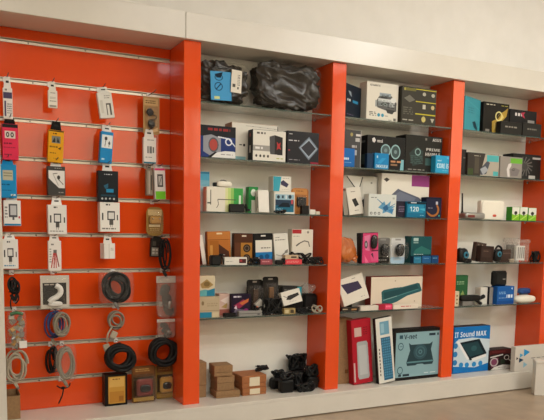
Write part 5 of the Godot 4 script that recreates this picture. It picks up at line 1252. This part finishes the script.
func fill_bay_three():
	var y = SHELF[0]
	carton("router_box", "teal box with a small dark device picture turned towards the orange column", y, 464, 479.3, 98, -0.05, 0.03, {"yaw": 20, "bg": "3f8f9b", "art": [["p", [0.5, 0.72, 0.68, 0.68, 0.86, 0.9, 0.8, 0.96, 0.6, 0.86], "1d3a44"], ["g", 0.2, 0.3, 0.4, 0.2, 3, "347a86"], ["l", 0.1, 0.1, 0.9, 0.3, 0.02, "4c9ca8"]]})
	carton("motherboard_box", "black box with a yellow flame and ring emblem", y, 482.5, 508, 103, -0.11, 0.08, {"bg": "1f1c19", "art": [["g", 0.1, 0.06, 0.34, 0.06, 1, "bfb9a8"], ["g", 0.68, 0.06, 0.26, 0.05, 1, "a8a04a"], ["p", [0.36, 0.96, 0.34, 0.6, 0.5, 0.52, 0.6, 0.36, 0.8, 0.24, 0.95, 0.12, 0.9, 0.4, 0.7, 0.6, 0.56, 0.7, 0.5, 0.96], "a88a3a"], ["p", [0.42, 0.9, 0.42, 0.66, 0.6, 0.54, 0.74, 0.34, 0.8, 0.44, 0.6, 0.66, 0.5, 0.78], "d0b868"], ["o", 0.6, 0.42, 0.14, 0.16, 0.04, "d8cf8a"], ["l", 0.54, 0.5, 0.66, 0.34, 0.04, "2c2814"], ["r", 0.1, 0.86, 0.16, 0.08, "77726a"]]})
	carton("graphics_card_box", "long black box with a white and red winged logo at the shelf back", y, 509, 535.5, 110.5, -0.13, 0.08, {"bg": "252424", "art": [["g", 0.18, 0.12, 0.26, 0.224, 1, "cfcac6"], ["p", [0.4, 0.1, 0.56, 0.06, 0.5, 0.16, 0.56, 0.3, 0.46, 0.24], "b0344a"], ["r", 0.66, 0.34, 0.26, 0.12, "8f8c88"]]})
	carton("memory_box", "flat black box with grey lettering before the winged logo box", y, 500.5, 521.5, 122, -0.05, 0.05, {"bg": "282623", "flap": false, "art": [["g", 0.2, 0.36, 0.6, 0.24, 1, "8b857a"]]})
	carton("memory_box", "flat black box with small grey lettering next to the end column", y, 522.5, 541, 123.5, -0.05, 0.05, {"bg": "2b2926", "flap": false, "art": [["g", 0.24, 0.4, 0.5, 0.22, 1, "77726a"]]})
	y = SHELF[1]
	carton("graphics_card_box", "thin dark box standing on edge beside the third orange column", y, 460.5, 465.5, 149.5, -0.08, 0.1, {"bg": "302e2c", "flap": false, "art": [["g", 0.4, 0.3, 0.4, 0.1, 1, "77736d"]]})
	carton("graphics_card_box", "dark to silver box with teal corner labels and a grey card picture", y, 467, 498.5, 153.5, -0.06, 0.08, {"bg": "3a3530", "art": [["p", [0.55, 0, 1, 0, 1, 1, 0.4, 1], "a89f90"], ["p", [0.42, 0.96, 0.4, 0.7, 0.62, 0.3, 0.7, 0.4, 0.6, 0.9], "4c5058"], ["p", [0.4, 0.7, 0.56, 0.56, 0.66, 0.72, 0.5, 0.96], "9a9ea2"], ["r", 0.6, 0.06, 0.38, 0.28, "4fa6a8"], ["r", 0.82, 0.76, 0.16, 0.2, "4fa6a8"], ["r", 0.02, 0.7, 0.16, 0.28, "3d4a2a"], ["g", 0.2, 0.12, 0.2, 0.06, 1, "a8a294"], ["r", 0.22, 0.2, 0.14, 0.7, "4d463c"]]})
	carton("graphics_card_box", "grey box with a bright green label and white figure picture", y, 499.5, 521.5, 157, -0.055, 0.06, {"bg": "8d867e", "art": [["r", 0.46, 0.06, 0.54, 0.24, "6aa83a"], ["p", [0.36, 0.96, 0.3, 0.6, 0.38, 0.34, 0.5, 0.3, 0.5, 0.44, 0.42, 0.6, 0.46, 0.96], "cfc9c4"], ["p", [0.46, 0.6, 0.66, 0.5, 0.9, 0.6, 0.8, 0.9, 0.5, 0.9], "77706e"], ["o", 0.6, 0.6, 0.06, 0.06, 0.02, "444040"]]})
	carton("graphics_card_box", "black box with a faint grey turbine fan at the shelf end", y, 512, 541, 154.5, -0.125, 0.11, {"bg": "262523", "art": fan_art()})
	y = SHELF[2]
	var p = spot(470.5, y, -0.09)
	var t = thing("antenna_router", "grey flat router with one upright black antenna", "router", p, "goods on the shelves")
	part("body", lump_mesh(Vector3(0.2, 0.05, 0.1), 0.4, 0.0, 1.0, 1, 32), M.silver, t).position = Vector3(0.01, 0.0255, 0)
	part("front_panel", box_mesh(Vector3(-0.07, 0.012, 0.046), Vector3(-0.005, 0.032, 0.051), 0.002), M.dark_red, t)
	part("antenna", tube_mesh([Vector3(-0.065, 0.045, -0.02), Vector3(-0.073, 0.19, -0.02)], 0.0065, 8, 0.8), M.black, t)
	part("antenna_joint", lump_mesh(Vector3(0.02, 0.026, 0.02), 0.7, 0.0, 1.0, 1, 14), M.black, t).position = Vector3(-0.065, 0.045, -0.02)
	var s = size_at(481.5, 504.5, 200.5, y, -0.08)
	t = thing("wifi_router", "upright cream router with a small red logo", "router", spot(493, y, -0.08), "goods on the shelves")
	var st_out = round_rect(s.x, s.y, 0.014)
	part("shell", plate_mesh(st_out, -0.05, -0.012), M.cream_plastic, t)
	part("face", lump_mesh(Vector3(s.x * 0.97, s.y * 0.97, 0.03), 0.3, 0.0, 1.0, 1, 36), M.cream_plastic, t).position = Vector3(0, s.y / 2, -0.014)
	part("red_logo", lump_mesh(Vector3(0.038, 0.02, 0.006), 0.8, 0.0, 1.0, 1, 16), mat("c0452c", 0.5), t).position = Vector3(0.012, s.y * 0.22, 0.001)
	for m in [[511.6, 519.2, 207, "green and white box with dark lens picture beside the cream router", 0], [519.5, 527.3, 207.2, "green and white lens picture box in the middle of three", 1], [528, 536, 208, "green and white lens picture box nearest the end column", 2]]:
		carton("camera_box", m[3], y, m[0], m[1], m[2], -0.06, 0.06, {"bg": "d9d9cc", "side": "3e8a2e", "art": [["p", [0, 0.52, 0.5, 0.62, 1, 0.5, 1, 1, 0, 1], "7cb52c"], ["e", 0.5, 0.44, 0.2, 0.13, "2c2b28"], ["r", 0.42, 0.5, 0.16, 0.12, "4b4a44"], ["l", 0.1, 0.95, 0.9, 0.6, 0.08, "b9d46a"]]})
	y = SHELF[3]
	p = spot(461, y, -0.08)
	t = thing("webcam", "black round webcam body beside the third orange column", "webcam", p, "goods on the shelves")
	part("body", lump_mesh(Vector3(0.1, 0.11, 0.08), 0.7, 0.006, 16.0, 91, 30), M.black, t).position = Vector3(0, 0.057, 0)
	part("lens_ring", lathe_mesh([[0.012, 0.0], [0.024, 0.002], [0.024, 0.01], [0.012, 0.01]], Vector3(0, 0, 1), 18), M.teal, t).position = Vector3(0.01, 0.06, 0.034)
	part("foot", box_mesh(Vector3(0.03, 0, -0.02), Vector3(0.09, 0.03, 0.02), 0.006), M.black, t)
	carton("cable_pack", "clear pack of dark brown leads leaning on the fourth shelf", y, 474, 484, 243.5, -0.12, 0.04, {"bg": "4b3c33", "roll": -8, "flap": false, "art": [["l", 0.2, 0.1, 0.3, 0.9, 0.14, "77685a"], ["l", 0.6, 0.1, 0.5, 0.9, 0.1, "a89a88"], ["r", 0.7, 0.3, 0.2, 0.5, "2b221d"]]})
	carton("cable_pack", "dark brown carton of leads beside the clear leads pack", y, 480, 493, 246.5, -0.07, 0.05, {"bg": "33251f", "roll": -3, "flap": false, "art": [["r", 0.1, 0.2, 0.7, 0.5, "3e2e27"], ["g", 0.2, 0.3, 0.4, 0.1, 1, "6b574c"]]})
	p = spot(498, y, -0.07)
	t = thing("headset", "black folded headset with a teal ear ring", "headset", p, "goods on the shelves")
	part("ear_cup", lump_mesh(Vector3(0.075, 0.09, 0.045), 0.7, 0.0, 1.0, 1, 26), M.black, t).position = Vector3(-0.012, 0.05, 0.0)
	part("ear_ring", lathe_mesh([[0.012, 0.0], [0.022, 0.003], [0.012, 0.006]], Vector3(0, 0, 1), 18), M.teal, t).position = Vector3(-0.012, 0.066, 0.021)
	part("band", tube_mesh([Vector3(-0.03, 0.09, -0.01), Vector3(0.0, 0.125, -0.012), Vector3(0.04, 0.11, -0.014), Vector3(0.05, 0.06, -0.012)], 0.008, 8), M.black, t)
	carton("card_reader_box", "low dark brown box behind the black folded headset", y, 500, 510.5, 249.5, -0.13, 0.05, {"bg": "43322b", "flap": false, "art": [["l", 0, 0.3, 1, 0.3, 0.04, "6d5b52"]]})
	for m in [[507.5, 518.5, 238, -0.17, "smoky clear plastic jar behind the clear tub", 92], [515, 529.5, 239.5, -0.09, "clear plastic tub with ribbed white insert and red base dots", 93]]:
		s = size_at(m[0], m[1], m[2], y, m[3])
		t = thing("plastic_tub", m[4], "container", spot((m[0] + m[1]) / 2.0, y, m[3]), "goods on the shelves")
		part("tub", box_mesh(Vector3(-s.x * 0.46, 0, -0.06), Vector3(s.x * 0.46, s.y * 0.82, 0), 0.008), M.wrap_milky, t)
		part("lid", box_mesh(Vector3(-s.x * 0.5, s.y * 0.82 + 0.0005, -0.063), Vector3(s.x * 0.5, s.y, 0.004), 0.006), M.wrap_milky, t)
		part("insert", box_mesh(Vector3(-s.x * 0.3, 0.012, -0.05), Vector3(s.x * 0.3, s.y * 0.72, -0.02), 0.004), M.white_plastic if m[5] == 93 else M.grey, t)
		if m[5] == 93:
			for k in 4:
				part("rib", box_mesh(Vector3(s.x * (-0.22 + 0.13 * k), 0.03, -0.0198), Vector3(s.x * (-0.17 + 0.13 * k), s.y * 0.66, -0.015), 0.001), M.grey, t)
			for k in 2:
				part("red_dot", lump_mesh(Vector3(0.018, 0.014, 0.01), 0.8, 0.0, 1.0, 1, 12), mat("c23a2c", 0.4), t).position = Vector3(s.x * (-0.2 + 0.4 * k), 0.009, 0.004)
	tangle("usb_lead", "dark lead with pale ends heaped by the end column", spot(535, y, -0.09), 0.06, 0.045, 0.09, 0.0055, "rubber", 94, 6, "white_plastic")
	tangle("usb_lead", "short pale lead lying before the clear plastic tub", spot(511.5, y, -0.055), 0.035, 0.012, 0.03, 0.004, "beige_cable", 95, 3)
	y = SHELF[4]
	carton("tablet_box", "green box with a pale picture behind the black stapler shaped device", y, 454.5, 467, 275.5, -0.13, 0.05, {"bg": "2c5c38", "art": [["g", 0.1, 0.2, 0.6, 0.14, 2, "9ab88e"], ["p", [0.3, 0.8, 0.6, 0.5, 0.9, 0.8], "8a9a5a"]]})
	p = spot(469, y, -0.07)
	t = thing("barcode_scanner", "flat black handheld device with a kinked end on the lowest shelf", "scanner", p, "goods on the shelves")
	part("body", lump_mesh(Vector3(0.2, 0.046, 0.06), 0.45, 0.0, 1.0, 1, 30), M.black, t).position = Vector3(0, 0.058, 0)
	part("head", tube_mesh([Vector3(0.08, 0.06, 0), Vector3(0.11, 0.055, 0), Vector3(0.145, 0.068, 0)], 0.016, 8), M.black, t)
	part("foot", tube_mesh([Vector3(0.06, 0.045, 0), Vector3(0.1, 0.02, 0), Vector3(0.12, 0.012, 0)], 0.012, 8), M.black, t)
	part("stand", box_mesh(Vector3(-0.08, 0, -0.02), Vector3(0.02, 0.04, 0.02), 0.004), M.grey, t)
	carton("remote_box", "thin cream box with brown dots standing by the third orange column", y, 454.5, 458.8, 291.5, -0.06, 0.03, {"bg": "cdbf9f", "flap": false, "art": [["e", 0.5, 0.3, 0.2, 0.06, "77603c"], ["e", 0.5, 0.55, 0.2, 0.06, "77603c"], ["e", 0.5, 0.8, 0.2, 0.06, "77603c"]]})
	carton("hub_box", "plain white box beside the grey box on the lowest shelf", y, 480, 488, 287.5, -0.12, 0.06, {"bg": "d9d4c8"})
	carton("hub_box", "grey box with dark side between the plain white and the blue box", y, 488.8, 492.6, 287.2, -0.1, 0.07, {"bg": "8b857e", "side": "1d1c22", "flap": false})
	var r = carton("speaker_box", "bright blue box with white lettering under the black speaker", y, 496.8, 513.6, 286.5, -0.055, 0.07, {"bg": "1b569c", "art": [["g", 0.1, 0.3, 0.4, 0.16, 2, "7fa6cc"], ["g", 0.55, 0.46, 0.36, 0.384, 1, "cfdcea"], ["g", 0.1, 0.62, 0.4, 0.08, 1, "8fb0d0"], ["r", 0.0, 0.8, 1, 0.2, "16478a"], ["p", [0.8, 0.1, 0.9, 0.06, 0.88, 0.2], "cfdcea"]]})
	s = size_at(494, 507.5, 271, r.top, -0.075)
	t = thing("mini_speaker", "rounded black cube speaker standing on the blue box", "speaker", spot(500.8, r.top, -0.075), "goods on the shelves")
	part("body", box_mesh(Vector3(-s.x / 2, 0, -0.05), Vector3(s.x / 2, s.y, 0), 0.014), M.black, t)
	part("grille", box_mesh(Vector3(-s.x * 0.36, s.y * 0.14, 0.0001), Vector3(s.x * 0.36, s.y * 0.86, 0.003), 0.0025), M.rubber, t)
	part("badge", box_mesh(Vector3(s.x * 0.1, s.y * 0.42, 0.0031), Vector3(s.x * 0.3, s.y * 0.5, 0.004), 0.0005), M.silver, t)
	p = spot(524, y, -0.08)
	t = thing("keyboard_rest", "low curved cream pad lying by the end column", "pad", p, "goods on the shelves")
	part("pad", lump_mesh(Vector3(0.22, 0.062, 0.08), 0.75, 0.0, 1.0, 1, 30), M.cream_plastic, t).position = Vector3(0, 0.032, 0.0)
	p = spot(523, y, -0.175)
	t = thing("blue_device", "small blue device with a grey clip behind the cream pad", "device", p, "goods on the shelves")
	part("body", lump_mesh(Vector3(0.13, 0.05, 0.05), 0.6, 0.006, 16.0, 96, 26), M.blue_plastic, t).position = Vector3(0.005, 0.085, 0)
	part("clip", box_mesh(Vector3(-0.04, 0, -0.015), Vector3(0.04, 0.062, 0.015), 0.005), M.grey, t)
	# deck
	y = DECK
	carton("laptop_stand_box", "bright blue and white box with a black tilted laptop stand picture", y, 452.5, 488.3, 326.5, -0.06, 0.09, {"bg": "1b6fb4", "top": "3b2c2a", "art": [["p", [0, 0.36, 0.12, 0.26, 0.5, 0.24, 1, 0.3, 1, 0.82, 0.6, 0.9, 0, 0.84], "c3d3da"], ["t", "IT", 0.02, 0.11, 0.11, "dde6ec", 0.1], ["t", "Sound MAX", 0.17, 0.1, 0.12, "dde6ec", 0.72], ["p", [0.12, 0.34, 0.7, 0.28, 0.92, 0.6, 0.88, 0.68, 0.46, 0.74, 0.4, 0.66], "16242a"], ["p", [0.2, 0.38, 0.66, 0.33, 0.84, 0.6, 0.46, 0.66], "254248"], ["e", 0.56, 0.48, 0.08, 0.06, "2f565a"], ["p", [0.5, 0.7, 0.9, 0.62, 0.92, 0.68, 0.54, 0.76], "e3e2de"], ["p", [0.06, 0.3, 0.14, 0.3, 0.44, 0.7, 0.38, 0.72], "e0e3e2"], ["e", 0.05, 0.4, 0.06, 0.06, "2f7ab2"], ["e", 0.05, 0.58, 0.06, 0.06, "2f7ab2"], ["e", 0.05, 0.76, 0.06, 0.06, "2f7ab2"], ["e", 0.22, 0.82, 0.06, 0.055, "2f86c0"], ["e", 0.38, 0.83, 0.06, 0.055, "2f86c0"], ["e", 0.58, 0.83, 0.06, 0.055, "2f86c0"], ["e", 0.76, 0.82, 0.06, 0.055, "2f86c0"]]})
	carton("power_supply_box", "dark red and black box with white swoosh beside the blue stand box", y, 488.6, 511.3, 349.5, -0.05, 0.1, {"bg": "2a1f1e", "art": [["r", 0, 0.0, 1, 0.22, "4a1c1c"], ["r", 0.1, 0.06, 0.6, 0.08, "5e2626"], ["p", [0.06, 0.44, 0.4, 0.4, 0.36, 0.8, 0.1, 0.86], "7a3f58"], ["o", 0.22, 0.6, 0.18, 0.22, 0.05, "b3aaa8"], ["o", 0.76, 0.42, 0.12, 0.13, 0.035, "c9c5c0"], ["l", 0.04, 0.36, 0.6, 0.26, 0.04, "c9c5c0"], ["l", 0.84, 0.5, 1.0, 0.66, 0.04, "c9c5c0"], ["p", [0.06, 1, 0.24, 0.84, 0.6, 0.76, 1, 0.82, 1, 1], "cfcbc4"], ["r", 0.5, 0.5, 0.2, 0.22, "2f3a2c"], ["g", 0.4, 0.88, 0.34, 0.05, 1, "8d8a85"]]})
	carton("router_box", "low white box with a cluster of blue triangles beside the corner plinth", y, 514.3, 547, 346, 0.07, 0.045, {"bg": "cfc8bb", "art": [["p", [0.26, 0.1, 0.44, 0.24, 0.26, 0.4], "2e8cc2"], ["p", [0.14, 0.26, 0.24, 0.34, 0.14, 0.44], "4f9cc4"], ["p", [0.12, 0.44, 0.26, 0.54, 0.12, 0.64], "1f3c56"], ["p", [0.26, 0.62, 0.38, 0.74, 0.26, 0.86], "8fb9c8"], ["p", [0.04, 0.4, 0.1, 0.46, 0.04, 0.52], "2a2a2e"], ["g", 0.48, 0.48, 0.5, 0.05, 1, "6b675f"]]})

func fan_art() -> Array:
	var ops = []
	for i in 14:
		var a = TAU * i / 14
		ops.append(["l", 0.4 + 0.1 * cos(a), 0.48 + 0.12 * sin(a), 0.4 + 0.28 * cos(a + 0.4), 0.48 + 0.38 * sin(a + 0.4), 0.035, "5c5a56"])
	ops.append(["e", 0.4, 0.48, 0.09, 0.12, "444240"])
	ops.append(["r", 0.66, 0.1, 0.28, 0.08, "a3a09a"])
	ops.append(["r", 0.56, 0.82, 0.22, 0.12, "b5b2ab"])
	return ops
